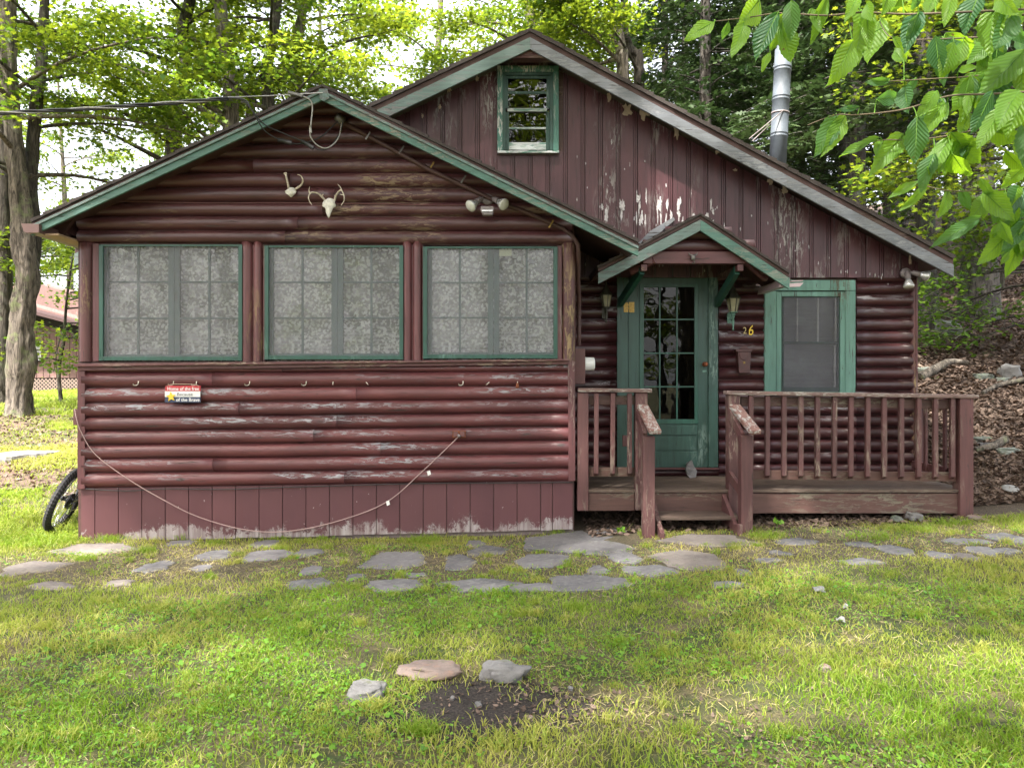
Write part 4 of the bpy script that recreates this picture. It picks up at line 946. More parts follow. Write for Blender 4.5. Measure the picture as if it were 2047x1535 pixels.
# antler mounts
def skull(base, k, lab, antlers, long_):
    t = thing('antler_mount', base, lab, 'antlers', 'bleached antler mounts on the gable')
    mb = MB(); c = Vector(base)
    if long_:
        pr = [(.052, .0, .012), (.06, -.03, .0), (.055, -.06, -.004), (.036, -.085, -.01), (.026, -.12, -.018), (.014, -.155, -.02), (.004, -.175, -.018)]
    else:
        pr = [(.045, .0, .012), (.062, -.02, .004), (.055, -.045, .0), (.030, -.065, 0), (.008, -.085, .004)]
    b = len(mb.v); n = 14
    rows = [(.02, .022, .02)]+pr
    for (w_, z_, y_) in rows:
        for i in range(n):
            t_ = 2*math.pi*i/n; ww = w_*k*(1+.10*math.sin(3*t_+z_*60)); eye = .012*k if (abs(abs(math.cos(t_))-.75) < .12 and math.sin(t_) < 0 and long_ and -.09 < z_ < -.05) else 0
            mb.pt(c+Vector((ww*math.cos(t_), -.03+y_*k+ww*.55*math.sin(t_)+eye, z_*k)))
    for j in range(len(rows)-1):
        for i in range(n): mb.f.append([b+j*n+i, b+(j+1)*n+i, b+(j+1)*n+(i+1) % n, b+j*n+(i+1) % n]); mb.sm.append(j > 2)
    mb.f.append([b+i for i in range(n)]); mb.sm.append(False); mb.f.append([b+(len(rows)-1)*n+i for i in range(n)][::-1]); mb.sm.append(False)
    if long_:
        mb.ball(c+Vector((-.05*k, -.03, -.05*k)), .016*k, 1, 1, 1.3, 8); mb.ball(c+Vector((.05*k, -.03, -.05*k)), .016*k, 1, 1, 1.3, 8)
    mb.build('skull', M['bone'], t)
    for a in antlers:
        mb = MB()
        for (pts, r0, r1) in a:
            q = [P(x, y, 7.0-.06-d) for x, y, d in pts]
            # smooth the beam
            sm_ = []
            for i in range(len(q)-1):
                for s in range(4):
                    u = s/4; p0 = q[max(i-1, 0)]; p1 = q[i]; p2 = q[i+1]; p3 = q[min(i+2, len(q)-1)]
                    sm_.append(.5*((2*p1)+(p2-p0)*u+(2*p0-5*p1+4*p2-p3)*u*u+(3*p1-p0-3*p2+p3)*u**3))
            sm_.append(q[-1]); mb.tube(sm_, [r0+(r1-r0)*i/(len(sm_)-1) for i in range(len(sm_))], 8, rough=.12)
        mb.build('antler', M['antler'], t)
skull(P(660, 402, 6.935), .95, 'larger antler mount, a long deer skull with two curved antlers', [
    [([(652, 403, 0), (645, 395, .03), (636, 387, .06), (624, 385, .09), (618, 391, .12), (618, 400, .13), (624, 410, .14)], .011, .003), ([(620, 386, .10), (618, 380, .11), (620, 373, .12)], .007, .002), ([(644, 396, .03), (645, 391, .04), (647, 388, .05)], .005, .002)],
    [([(669, 401, 0), (672, 392, .03), (677, 384, .06), (683, 381, .09), (688, 391, .12), (688, 402, .13), (682, 411, .14)], .011, .003), ([(684, 382, .09), (681, 375, .11), (675, 368, .12)], .007, .002), ([(687, 390, .12), (680, 389, .10)], .005, .002), ([(671, 394, .03), (668, 390, .04)], .005, .002)]], True)
skull(P(584, 380, 6.935), .85, 'small antler mount, a skull plate with one stub and one curved antler', [
    [([(578, 377, 0), (576, 368, .02), (573, 355, .03), (571, 347, .03)], .010, .009), ([(568, 347.5, .03), (574, 346.5, .03)], .010, .008)],
    [([(592, 378, 0), (598, 374, .03), (604, 368, .05), (606, 360, .07), (602, 352, .08), (595, 349, .08)], .011, .003)]], False)
# little wasp gall / knob on the logs
# hooks under the sill
hooks = [(275, 1), (345, 1), (391, 1), (497, 1), (610, 1), (667, 0), (733, 2), (923, 1), (977, 3), (1035, 0)]
hl = ['leftmost sill hook, left of the hanging sign', 'sill hook holding the left end of the sign twine', 'sill hook holding the right end of the sign twine', 'first bent hook to the right of the sign', 'bent hook under the left edge of the middle window part', 'short straight hook right of the middle mullion', 'slanted bare nail hook under the middle window right side', 'bent hook below the right window left part', 'slanted nail hook below the right window', 'hook holding the rusty bell shape']
for (px, k), lb in zip(hooks, hl):
    Yh = 6.955; s_ = Yh/F; c = P(px, 765+(.0), Yh); mb = MB()
    if k == 1: pts = [(3.5, 6, .015), (3.5, 2, -.012), (3.2, -3, -.015), (0, -5.5, -.02), (-4.5, -5, -.03), (-5, -2, -.032)]
    elif k == 0: pts = [(0, 5, .015), (0, 0, -.02), (.5, -4, -.03)]
    elif k == 2: pts = [(-5, 5, .015), (5, -4, -.03)]
    else: pts = [(5, 4, .015), (-4, -4, -.03)]
    mb.tube([c+Vector((a*s_, b_, d*s_)) for a, d, b_ in [(p_[0], p_[1], p_[2]) for p_ in pts]], .0045, 6)
    tag(mb.build('hook', M['whitehook'], None, origin=tuple(c)), lb, 'hook', 'hooks screwed in below the window sill')
mb = MB(); mb.lathe([(.002, 0), (.012, -.005), (.018, -.045), (.014, -.05)], P(1035, 765, 6.93), 12); tag(mb.build('rusty_bell', M['rust'], None, origin=tuple(P(1035, 765, 6.93))), 'tiny rusty bell hanging from the last hook on the right', 'bell')
# sign
ys_ = 6.91; t = thing('hanging_sign', P(366, 787, ys_), 'small red, white and navy board with a gold star hung on twine', 'sign')
mb = MB(); mb.rect(331, 401, 771, 782, ys_, ys_+.012); mb.build('red_band', M['signred'], t, .001)
mb = MB(); mb.rect(330, 400.5, 782, 793.5, ys_+.0005, ys_+.0125); mb.build('white_band', M['signwhite'], t, .001)
mb = MB(); mb.rect(330, 401, 793.5, 804.5, ys_, ys_+.012); mb.build('navy_band', M['signblue'], t, .001)
textobj('Home of the free', .0415, P(366.5, 780, ys_-.001), M['signwhite'], 'lettering', t, 0, .0006, 1.0, .0005)
textobj('Because', .043, P(370, 791.2, ys_-.001), M['black'], 'lettering', t, 0, .0006, 1.05, .0)
textobj('of the Brave', .044, P(376, 802.2, ys_-.001), M['signwhite'], 'lettering', t, 0, .0006, 1.0, .0005)
s5 = []
for i in range(10):
    a = math.pi/2+.1+i*math.pi/5; r_ = 10.5 if i % 2 == 0 else 4.6; s5.append((342+r_*math.cos(a), 793-r_*math.sin(a)))
mb = MB(); mb.pp(s5, ys_-.008, ys_-.001); mb.build('star', M['gold'], t, .001)
mb = MB(); mb.tube([P(333, 772, ys_), P(341, 768.5, 6.925), P(350, 767.8, 6.925), P(368, 768, 6.925), P(392, 768.5, 6.925), P(398, 772, ys_)], .004, 5); mb.build('twine', M['twine'], t)
# outlets and the extension cord
t = thing('outlet_box', P(917, 867, 6.95), 'reddish outlet box with a grey lid on the lower logs', 'outlet')
mb = MB(); mb.rect(905, 931, 861, 875, 6.925, 6.98); mb.build('box', M['rust'], t, .003)
mb = MB(); mb.rect(907, 916, 862, 873, 6.915, 6.9245); mb.rect(920, 929, 862, 873, 6.91, 6.9245); mb.build('cover', M['meterbox'], t, .002)
mb = MB(); mb.box(X(144, 7.0), xl+.005, 7.02, 7.12, Z(850, 7), Z(818, 7)); t = mb.build('outlet_box', M['meterbox'], None, .004, origin=(xl, 7.05, Z(834, 7))); tag(t, 'brown outlet box on the left corner of the cabin', 'outlet')
def catmull(pts, k=8):
    out = []
    for i in range(len(pts)-1):
        p0 = pts[max(i-1, 0)]; p1 = pts[i]; p2 = pts[i+1]; p3 = pts[min(i+2, len(pts)-1)]
        for s in range(k):
            u = s/k; out.append(.5*((2*p1)+(p2-p0)*u+(2*p0-5*p1+4*p2-p3)*u*u+(3*p1-p0-3*p2+p3)*u**3))
    return out+[pts[-1]]
cp = [P(150, 817, 6.99), P(153, 835, 6.93), P(162, 862, 6.93), P(190, 907, 6.935), P(250, 953, 6.935), P(320, 995, 6.95), P(400, 1034, 6.95), P(500, 1060, 6.93), P(590, 1060, 6.95), P(690, 1037, 6.96), P(775, 1002, 6.96), P(845, 942, 6.93), P(918, 872, 6.92)]
mb = MB(); mb.tube(catmull(cp), .0045, 7); o = mb.build('extension_cord', M['cord'], None, origin=tuple(cp[0])); tag(o, 'thin pink extension cord sagging across the front wall', 'cord')
for px, py in ((775, 1003), (857, 943)):
    mb = MB(); c = P(px, py, 6.955); mb.pp([(px-3, py-1), (px+3, py-3), (px+5, py+5), (px-1, py+8)], 6.945, 6.948); mb.build('paper_tag', M['white'], o)
mb = MB(); mb.tube([P(916, 869, 6.915), P(920, 873, 6.90)], .012, 8); mb.build('plug', M['greyplastic'], o)
# black wire along the skirt top and the wire under the upper logs
mb = MB(); mb.tube(catmull([P(x, y, 6.96) for x, y in ((158, 976), (250, 981), (330, 977), (450, 978), (560, 974), (700, 970), (850, 966), (1000, 965), (1145, 964))], 4), .005, 6)
tag(mb.build('wall_wire', M['cable'], None, origin=tuple(P(158, 976, 6.96))), 'black wire running along the top of the skirt boards', 'wire')
mb = MB(); mb.tube(catmull([P(x, y, 6.942) for x, y in ((238, 403), (420, 406), (560, 405.5), (650, 407), (760, 408), (870, 411), (960, 410))], 4), .004, 6)
tag(mb.build('wall_wire', M['meterbox'], None, origin=tuple(P(238, 403, 6.955))), 'thin wire tacked between the logs below the antlers', 'wire')
# service drop
t = thing('service_cable', P(610, 190, 6.6), 'twisted overhead power cable reaching the front gable peak from the left', 'cable')
A_ = Vector((-9.5, 1.5, 6.2)); A_ = P(-60, 211, 6.0); B_ = P(612, 188, 6.62)
far = P(-900, 215, 5.2)
line = [far.lerp(P(460, 197, 6.5), i/60) for i in range(61)]
for i, p_ in enumerate(line): p_.z -= .10*math.sin(math.pi*i/60)
for k, (mt, r_) in enumerate(((M['cablegrey'], .006), (M['cable'], .0085), (M['cable'], .0085))):
    mb = MB(); q = []
    for i in range(481):
        u = i/480*60; a = line[min(int(u), 59)].lerp(line[min(int(u)+1, 60)], u-int(u)); ph = u*.75+k*2.09
        q.append(a+Vector((0, math.cos(ph), math.sin(ph)))*.010)
    mb.tube(q, r_, 6); mb.build('strand', mt, t)
mb = MB(); mb.tube([P(455, 195, 6.5), P(540, 192, 6.58), P(590, 189, 6.62), P(646, 186, 6.60)], .0045, 6); mb.build('messenger_wire', M['cablegrey'], t)
mb = MB(); mb.bar(P(577, 185, 6.6), P(606, 193, 6.6), .03, .024); mb.build('wedge_clamp', M['steel'], t, .003)
w1 = [P(452, 196, 6.5), P(480, 198, 6.5), P(500, 215, 6.52), P(512, 235, 6.55), P(530, 262, 6.62), P(562, 281, 6.7), P(600, 288, 6.75), P(640, 275, 6.8), P(668, 250, 6.86), P(680, 236, 6.88)]
w2 = [P(452, 196, 6.5), P(490, 200, 6.5), P(505, 222, 6.52), P(530, 250, 6.6), P(570, 268, 6.7), P(610, 285, 6.74), P(640, 300, 6.74), P(662, 292, 6.78), P(682, 262, 6.86), P(685, 243, 6.88)]
w3 = [P(598, 190, 6.6), P(620, 200, 6.62), P(625, 215, 6.64), P(623, 240, 6.66), P(621, 262, 6.68), P(622, 275, 6.7), P(635, 291, 6.73), P(655, 296, 6.76), P(676, 278, 6.82), P(684, 245, 6.88)]
for w_, mt in ((w1, 'cable'), (w2, 'cable'), (w3, 'cablegrey')):
    mb = MB(); mb.tube(catmull(w_, 6), .006, 7); mb.build('lead', M[mt], t)
for a, b in (((556, 280), (584, 286)), ((602, 282), (628, 296))):
    mb = MB(); mb.tube([P(*a, 6.68), P(*b, 6.7)], .019, 10); mb.build('splice', M['cable'], t)
mb = MB(); mb.tube([P(621, 252, 6.67), P(621.5, 266, 6.68)], .012, 8); mb.build('splice', M['cablegrey'], t)

# ------------------------------------------------------------------ bicycle leaning on the left wall
bc = Vector((X(104, 7.35), 7.35, ground(X(104, 7.35), 7.35)))
t = thing('bicycle', bc, 'black mountain bicycle leaning behind the left corner, its knobbly rear wheel showing', 'bicycle')
lean = R(23); yaw = R(-9)
fw = Vector((math.sin(yaw), math.cos(yaw), 0)); side = Vector((math.cos(yaw), -math.sin(yaw), 0)); upv = Vector((0, 0, 1))*math.cos(lean)+side*math.sin(lean)
ax_ = fw.cross(upv).normalized()
def B(f, u, s=0): return bc+fw*f+upv*u+ax_*s
for f0, nm in ((0, 'rear'), (1.06, 'front')):
    hub = B(f0, .335)
    wmb = MB(); wmb.torus(hub, ax_, .303, .033, 120, 10, .24); wh = wmb.build('wheel', M['rubber'], t)
    mb = MB(); mb.torus(hub, ax_, .281, .011, 48, 6); mb.build('rim', M['blackmetal'], wh)
    mb = MB(); e1 = fw; e2 = upv
    for i in range(32):
        a = 2*math.pi*i/32; q = e1*math.cos(a)+e2*math.sin(a); a2 = a+(.35 if i % 2 else -.35); q2 = e1*math.cos(a2)+e2*math.sin(a2)
        mb.tube([hub+q2*.025+ax_*(.03 if (i//2) % 2 else -.03), hub+q*.28], .0014, 4)
    mb.build('spokes', M['silver'], wh)
    mb = MB(); mb.lathe([(.02, -.05), (.03, -.035), (.018, -.03), (.018, .03), (.03, .035), (.02, .05)], hub, 16, ax_); mb.build('hub', M['blackmetal'], wh)
    mb = MB(); mb.torus(hub+ax_*.04, ax_, .075, .006, 32, 4)
    if nm == 'rear':
        for k in range(6): mb.torus(hub+ax_*(.028+.005*k), ax_, .07-.007*k, .004, 28, 4)
    for k in range(5):
        a = 2*math.pi*k/5; mb.bar(hub+ax_*.04, hub+ax_*.04+(e1*math.cos(a)+e2*math.sin(a))*.075, .004, .012)
    mb.build('sprocket_and_disc' if nm == 'rear' else 'brake_disc', M['blackmetal'], wh)
mb = MB(); bb = B(.43, .30); st = B(.30, .78); hd = B(.86, .82); hd2 = B(.90, .70); rh = B(0, .335)
for s_ in (-.06, .06): mb.tube([rh+ax_*s_, bb+ax_*s_*.5], .010, 8); mb.tube([rh+ax_*s_, st+ax_*s_*.4], .008, 8)
for a, b, r_ in ((bb, st, .016), (st, hd, .016), (bb, hd2, .02), (hd+upv*.03, hd2-upv*.03, .02)): mb.tube([a, b], r_, 10)
mb.build('frame', M['blackmetal'], t)
mb = MB()
for s_ in (-.06, .06): mb.tube([hd2-upv*.02, hd2-upv*.06+ax_*s_, B(1.06, .335, s_)], .015, 8)
mb.build('fork', M['blackmetal'], t)
mb = MB(); mb.tube([st, st+upv*.14], .013, 8); mb.ball(st+upv*.16, .1, .7, 1.3, .25, 14); mb.build('saddle', M['blackmetal'], t)
mb = MB(); mb.tube([hd, hd+upv*.06+fw*.03], .014, 8); mb.tube([hd+upv*.06+fw*.03-ax_*.24, hd+upv*.06+fw*.03, hd+upv*.06+fw*.03+ax_*.2], .013, 8); mb.build('handlebar', M['blackmetal'], t)
mb = MB(); mb.tube([bb-ax_*.06, bb+ax_*.06], .02, 10); mb.torus(bb+ax_*.05, ax_, .08, .005, 30, 4); mb.bar(bb+ax_*.06, bb+ax_*.06+(fw*.6-upv*.8)*.17, .02, .012, ax_); mb.bar(bb-ax_*.06, bb-ax_*.06-(fw*.6-upv*.8)*.17, .02, .012, ax_); mb.build('crank', M['silver'], t)
mb = MB(); mb.tube([rh+ax_*.03+upv*.045, bb+ax_*.05+upv*.08], .004, 5); mb.tube([rh+ax_*.03-upv*.045, rh+ax_*.05-upv*.12+fw*.02, bb+ax_*.05-upv*.08], .004, 5); mb.bar(rh+ax_*.06-upv*.02, rh+ax_*.06-upv*.13+fw*.02, .02, .02); mb.build('chain_and_mech', M['silver'], t)

# ------------------------------------------------------------------ flagstones, rocks and bits on the ground
STONES = []   # outlines for the grass to leave free
def flagstone(px, py, wpx, hpx, seed, mat='flag', th=.03, lift=.012, cat='flagstone', lab='', group='flagstones of the front path', name='flagstone', jag=.18):
    rr = random.Random(seed); c = GP(px, py); a = GP(px, py+hpx/2); b = GP(px, py-hpx/2)
    hw = wpx/2/F*c.y; hd = max(.05, (b.y-a.y)/2); n = rr.choice([5, 5, 6, 7]); ang0 = rr.random()*6.28; out = []
    corners = []
    for i in range(n):
        t = ang0+2*math.pi*(i+rr.uniform(-.28, .28))/n; q = rr.uniform(1-jag, 1.08)
        cx_, cy_ = math.cos(t), math.sin(t); m_ = max(abs(cx_), abs(cy_))**.62
        corners.append((c.x+hw*q*cx_/m_, (a.y+b.y)/2+hd*q*cy_/m_))
    for i in range(n):
        p0, p1 = corners[i], corners[(i+1) % n]
        for k in range(7):
            u = k/7; j = .016 if k else .006
            out.append((p0[0]+(p1[0]-p0[0])*u+rr.uniform(-j, j), p0[1]+(p1[1]-p0[1])*u+rr.uniform(-j, j)))
    mb = MB(); mb.cur = rr.random(); m = len(out); tx, ty = rr.uniform(-.012, .012), rr.uniform(-.02, .01)
    cz = ground(c.x, (a.y+b.y)/2); cc = ((a.x+b.x)/2, (a.y+b.y)/2)
    def zz(x, y, d): return ground(x, y)*.5+cz*.5+lift+tx*(x-cc[0])+ty*(y-cc[1])-d
    rings = [(1.0, th+.02), (1.02, lift*.6), (.985, .003), (.93, -.002), (.5, -.003)]
    vs = []
    for s_, d in rings:
        for x, y in out:
            X_, Y_ = cc[0]+(x-cc[0])*s_, cc[1]+(y-cc[1])*s_
            vs.append((X_, Y_, zz(X_, Y_, d)+.006*noise.noise(Vector((X_*9, Y_*9, seed)))))
    vs.append((cc[0], cc[1], zz(cc[0], cc[1], -.002)))
    fs = []
    for j in range(len(rings)-1):
        for i in range(m): fs.append((j*m+i, j*m+(i+1) % m, (j+1)*m+(i+1) % m, (j+1)*m+i))
    j = (len(rings)-1)*m
    for i in range(m): fs.append((j+i, j+(i+1) % m, len(vs)-1))
    mb.add(vs, fs)
    o = mb.build(name, M[mat], None, origin=(cc[0], cc[1], cz)); tag(o, lab, cat, group)
    STONES.append(np.array([(cc[0]+(x-cc[0])*.90, cc[1]+(y-cc[1])*.78) for x, y in out])); return o
FL = [  # px, py, width, height, material, label
 (190, 1100, 135, 20, 'flagwarm', 'long thin flagstone just left of the cabin front corner below the bicycle'),
 (55, 1139, 120, 24, 'flagwarm', 'sunlit tan flagstone at the left edge of the photo'),
 (105, 1172, 95, 12, 'flagwarm', 'thin sunlit stone below the tan flagstone at the left edge'),
 (232, 1167, 60, 10, 'flagwarm', 'small tan sliver of stone between the left tan flagstones and the lawn'),
 (310, 1135, 62, 20, 'flag', 'grey flagstone third from the left in the path'),
 (400, 1137, 44, 12, 'flag', 'small half buried grey stone between two larger ones left of the path middle'),
 (425, 1112, 60, 16, 'flag', 'grey flagstone partly under grass close below the sagging cord'),
 (536, 1110, 96, 18, 'flag', 'long grey flagstone below the lowest point of the cord'),
 (530, 1087, 48, 12, 'flag', 'small grey stone near the skirt boards below the cord'),
 (618, 1106, 46, 13, 'flag', 'small grey stone right of the long flagstone under the cord'),
 (624, 1141, 38, 14, 'flag', 'little tilted grey stone with pale edge in mid path'),
 (625, 1168, 96, 17, 'flag', 'wide flat grey flagstone at the lawn edge left of centre'),
 (714, 1154, 36, 12, 'flag', 'small square grey stone left of the dark large flagstone'),
 (795, 1122, 115, 28, 'flag', 'large dark flagstone with a mossy spot below the tall grass tuft'),
 (788, 1171, 104, 20, 'flag', 'flat grey flagstone directly below the dark mossy one'),
 (829, 1152, 46, 10, 'flag', 'thin grey stone wedged between two rows left of centre'),
 (950, 1088, 34, 12, 'flag', 'small raised grey stone close to the skirt boards near the porch'),
 (976, 1103, 72, 18, 'flag', 'raised pale grey stone lapping over another in front of the porch end of the skirt'),
 (921, 1123, 62, 24, 'flag', 'dark flagstone tucked under the raised pale one'),
 (968, 1170, 165, 22, 'flag', 'longest flat flagstone at the lawn edge near the centre'),
 (360, 1086, 60, 9, 'flag', 'half buried grey stone at the foot of the skirt boards'),
 (1176, 1088, 205, 42, 'flag', 'very large dark grey slab in front of the left porch railing'),
 (1087, 1122, 100, 26, 'flag', 'grey flagstone just left below the very large slab'),
 (1220, 1061, 92, 10, 'flag', 'thin slab lying in the shade under the left porch railing'),
 (1252, 1118, 60, 17, 'flag', 'small grey stone below the right end of the very large slab'),
 (1194, 1140, 42, 15, 'flag', 'small grey stone between three bigger slabs below the porch steps'),
 (1301, 1141, 106, 21, 'flag', 'bluish grey flagstone below the porch steps'),
 (1190, 1166, 150, 28, 'flag', 'wide pointed grey flagstone at the lawn edge left of the steps'),
 (1070, 1173, 92, 14, 'flag', 'grey flagstone at the lawn edge between two long ones'),
 (1408, 1080, 190, 22, 'flagwarm', 'pale slab lying at the foot of the porch step'),
 (1383, 1121, 130, 34, 'flagwarm', 'pale warm flagstone in front of the steps, partly sunlit'),
 (1458, 1170, 66, 12, 'flag', 'thin warm grey sliver of stone in the grass right of the steps'),
 (1484, 1145, 32, 11, 'flag', 'small grey stone to the right of the pale warm flagstone'),
 (1562, 1107, 44, 10, 'flag', 'small dark stone in the grass below the right newel post'),
 (1538, 1121, 50, 10, 'flag', 'flat grey chip beside the small dark stone right of the steps'),
 (1592, 1084, 76, 11, 'flag', 'flat grey stone near the dead leaves under the deck face'),
 (1716, 1124, 88, 12, 'flag', 'long narrow bluish stone in the grass below the deck balusters'),
 (1786, 1100, 58, 18, 'flag', 'tilted dark slab below the right part of the deck'),
 (1725, 1090, 46, 10, 'flag', 'flat stone chip below the middle of the deck face'),
 (1878, 1110, 52, 15, 'flag', 'grey stone below the right end post of the deck'),
 (1934, 1083, 84, 10, 'flag', 'long thin dark slab right of the end post'),
 (1931, 1115, 40, 15, 'flagwarm', 'small warm grey stone at right among the tilted slabs'),
 (1966, 1103, 48, 17, 'flag', 'tilted grey slab near the right edge of the path'),
 (2022, 1078, 70, 22, 'flag', 'dark slab at the right edge of the photo'),
 (2016, 1103, 46, 12, 'flag', 'small stone below the dark slab at the right edge'),
]
for i, (px, py, w_, h_, mt, lb) in enumerate(FL):
    flagstone(px, py, w_*1.2, h_*1.45, i+3, mt, .03, .006 if h_ > 12 else .003, lab=lb)
def rock(px, py, w_, h_, dpt, seed, mat, lab, name='rock', cat='rock', group=None, sharp=1.0, sink=.3):
    c = GP(px, py+h_/2-1); k = c.y/F; mb = MB(); hw = w_/2*k; hh = h_*k*.5
    rockmesh(mb, (c.x, c.y+dpt/2, c.z+hh*(1-sink)), hw, dpt/2, hh, seed, 14, sharp)
    o = mb.build(name, M[mat], None, .003, origin=(c.x, c.y, c.z)); tag(o, lab, cat, group)
    STONES.append(np.array([(c.x+hw*.9*math.cos(t), c.y+dpt/2+dpt/2*.95*math.sin(t)) for t in np.linspace(0, 6.28, 13)[:-1]])); return o
rock(727, 1388, 80, 34, .17, 3, 'rock', 'rounded pale grey slab left of the burnt patch', sharp=.7, sink=.6)
rock(858, 1352, 118, 24, .17, 15, 'rockpink', 'flat slab with rusty pink top behind the burnt patch', sharp=1.0, sink=.2)
rock(1011, 1352, 84, 40, .14, 9, 'rock', 'angular pale grey stone behind the burnt patch, right of the rusty slab', sharp=1.2, sink=.45)
rr = random.Random(3)
for i, (px, py, s_, lb) in enumerate([(1142, 1383, 10, 'tiny pale pebble at the right rim of the burnt patch'), (956, 1413, 14, 'small white chip in the middle of the burnt patch'), (1062, 1440, 12, 'small pinkish stone in the right part of the burnt patch'), (905, 1398, 10, 'pale flake at the left side of the burnt patch'), (1830, 1355, 9, 'little white stone in the lawn at right'), (1656, 1343, 20, 'round tan mushroom-like stone in the lawn'), (1190, 1111, 10, 'pebble beside the large slab')][:6]):
    rock(px, py, s_, s_*.7, s_*.003, i+30, 'rockpink' if i in (2, 5) else 'rock', lb, 'pebble', 'pebble')
# white litter
def scrap(px, py, w_, d_, lab, name, cat, mat='paper', curve=.01):
    c = GP(px, py); k = c.y/F; mb = MB(); n = 5; hw = w_*k/2; vs = []
    for j in range(n):
        for i in range(n):
            x = -hw+2*hw*i/(n-1); y = -d_/2+d_*j/(n-1); vs.append((c.x+x+.1*y, c.y+y, c.z+.022+curve*math.sin(i*1.3+j)+y*.35))
    m = n*n; vs += [(a, b, z-.0012) for a, b, z in vs]; fs = []
    for j in range(n-1):
        for i in range(n-1): q = (j*n+i, j*n+i+1, (j+1)*n+i+1, (j+1)*n+i); fs += [q, tuple(m+e for e in q[::-1])]
    mb.add(vs, fs); tag(mb.build(name, M[mat], None, origin=tuple(c)), lab, cat)
scrap(1638, 1186, 22, .055, 'white paper label lying in the grass right of the path', 'paper_scrap', 'litter', curve=.004)
scrap(1690, 1222, 11, .04, 'small white crumpled scrap in the grass just below the paper label', 'paper_scrap', 'litter')
scrap(1680, 1245, 18, .03, 'thin white scrap beside the bright sunlit grass patch', 'paper_scrap', 'litter')
scrap(727, 1073, 40, .05, 'white torn plastic wrapper at the foot of the skirt boards', 'plastic_wrapper', 'litter', curve=.015)
c = GP(2020, 984); mb = MB(); mb.lathe([(.075, 0), (.078, .008), (.06, .014), (.02, .02), (.004, .021)], c+Vector((0, 0, .03)), 20, (-.1, -.35, 1)); tag(mb.build('pot_lid', M['paper'], None, origin=tuple(c)), 'small white round lid lying on the slope at the right', 'lid')
# stones and wood on the slope
for i, (px, py, w_, h_, d_, mt, lb) in enumerate([
   (1860, 742, 40, 20, .3, 'mossrock', 'mossy stone on the slope just right of the cabin corner'),
   (1975, 755, 32, 18, .25, 'mossrock', 'round grey stone in the leaves on the slope'),
   (2030, 742, 40, 34, .22, 'rock', 'tilted pale slab on the slope at the right edge'),
   (2012, 760, 22, 14, .2, 'mossrock', 'small dark stone beside the tilted pale slab'),
   (1905, 655, 42, 42, .5, 'mossrock', 'dark mossy boulder at the foot of the big hemlock trunk'),
   (1960, 880, 60, 12, .3, 'mossrock', 'flat slab on the slope behind the end post'),
   (2025, 905, 50, 16, .3, 'mossrock', 'grey rock low on the slope at the right edge'),
   (1990, 893, 50, 12, .25, 'flag', 'dark broken slab on the slope above the grass'),
   (1840, 1037, 26, 18, .2, 'rock', 'pale stone in the shade under the right end of the deck'),
   (1800, 1040, 18, 12, .12, 'mossrock', 'small stone under the deck beside the dead leaves'),
   (1955, 1037, 28, 10, .12, 'rockpink', 'pinkish flat stone beside the deck end post'),
   (1885, 625, 26, 16, .4, 'mossrock', 'dark stone half hidden by leaves between the two trunks')]):
    rock(px, py, w_, h_, d_, i+50, mt, lb)
def limb(pts, rads, lab, name='fallen_branch', mat='bark', cat='branch'):
    mb = MB(); mb.tube(catmull([Vector(p) for p in pts], 4), [rads[0]+(rads[1]-rads[0])*i/((len(pts)-1)*4) for i in range((len(pts)-1)*4+1)], 8, rough=.3)
    tag(mb.build(name, M[mat], None, origin=tuple(pts[0])), lab, cat)
def on(px, py, up): return GP(px, py)+Vector((0, 0, up))
limb([on(1838, 762, .04), on(1865, 752, .08), on(1900, 738, .10), on(1935, 733, .06)], (.07, .035), 'mossy fallen log lying up the slope behind the railing')
limb([on(1965, 790, .03), on(2000, 778, .05), on(2047, 768, .06), on(2090, 758, .05)], (.025, .04), 'long bare branch on the slope running out of the right edge')
limb([on(1950, 908, .04), on(1985, 900, .05), on(2010, 888, .05)], (.03, .05), 'short dark stick lying across slabs on the slope')
# rock ledge at the far left
flagstone(45, 917, 115, 20, 77, 'rock', .2, .08, lab='flat pale rock ledge in the leaf litter left of the cabin', name='rock_ledge', cat='rock', group=None, jag=.3)
flagstone(5, 921, 60, 14, 78, 'mossrock', .2, .05, lab='darker rock at the left edge next to the pale ledge', name='rock_ledge', cat='rock', group=None, jag=.3)

# ------------------------------------------------------------------ grass, clover, litter
GX = np.arange(-40, 16.01, .25); GY = np.arange(1.5, 40.01, .25)
GZ = np.array([[ground(float(x), float(y)) for x in GX] for y in GY])
def gz(x, y):
    fx = np.clip((x-GX[0])/.25, 0, len(GX)-1.001); fy = np.clip((y-GY[0])/.25, 0, len(GY)-1.001)
    i = fx.astype(int); j = fy.astype(int); u = fx-i; v = fy-j
    return GZ[j, i]*(1-u)*(1-v)+GZ[j, i+1]*u*(1-v)+GZ[j+1, i]*(1-u)*v+GZ[j+1, i+1]*u*v
NT = RNG.random((64, 64))
def vn(x, y, s):                      # cheap value noise
    x = x*s; y = y*s; i = np.floor(x).astype(int); j = np.floor(y).astype(int); u = x-i; v = y-j; u = u*u*(3-2*u); v = v*v*(3-2*v)
    g = lambda a, b: NT[a % 64, b % 64]
    return g(i, j)*(1-u)*(1-v)+g(i+1, j)*u*(1-v)+g(i, j+1)*(1-u)*v+g(i+1, j+1)*u*v
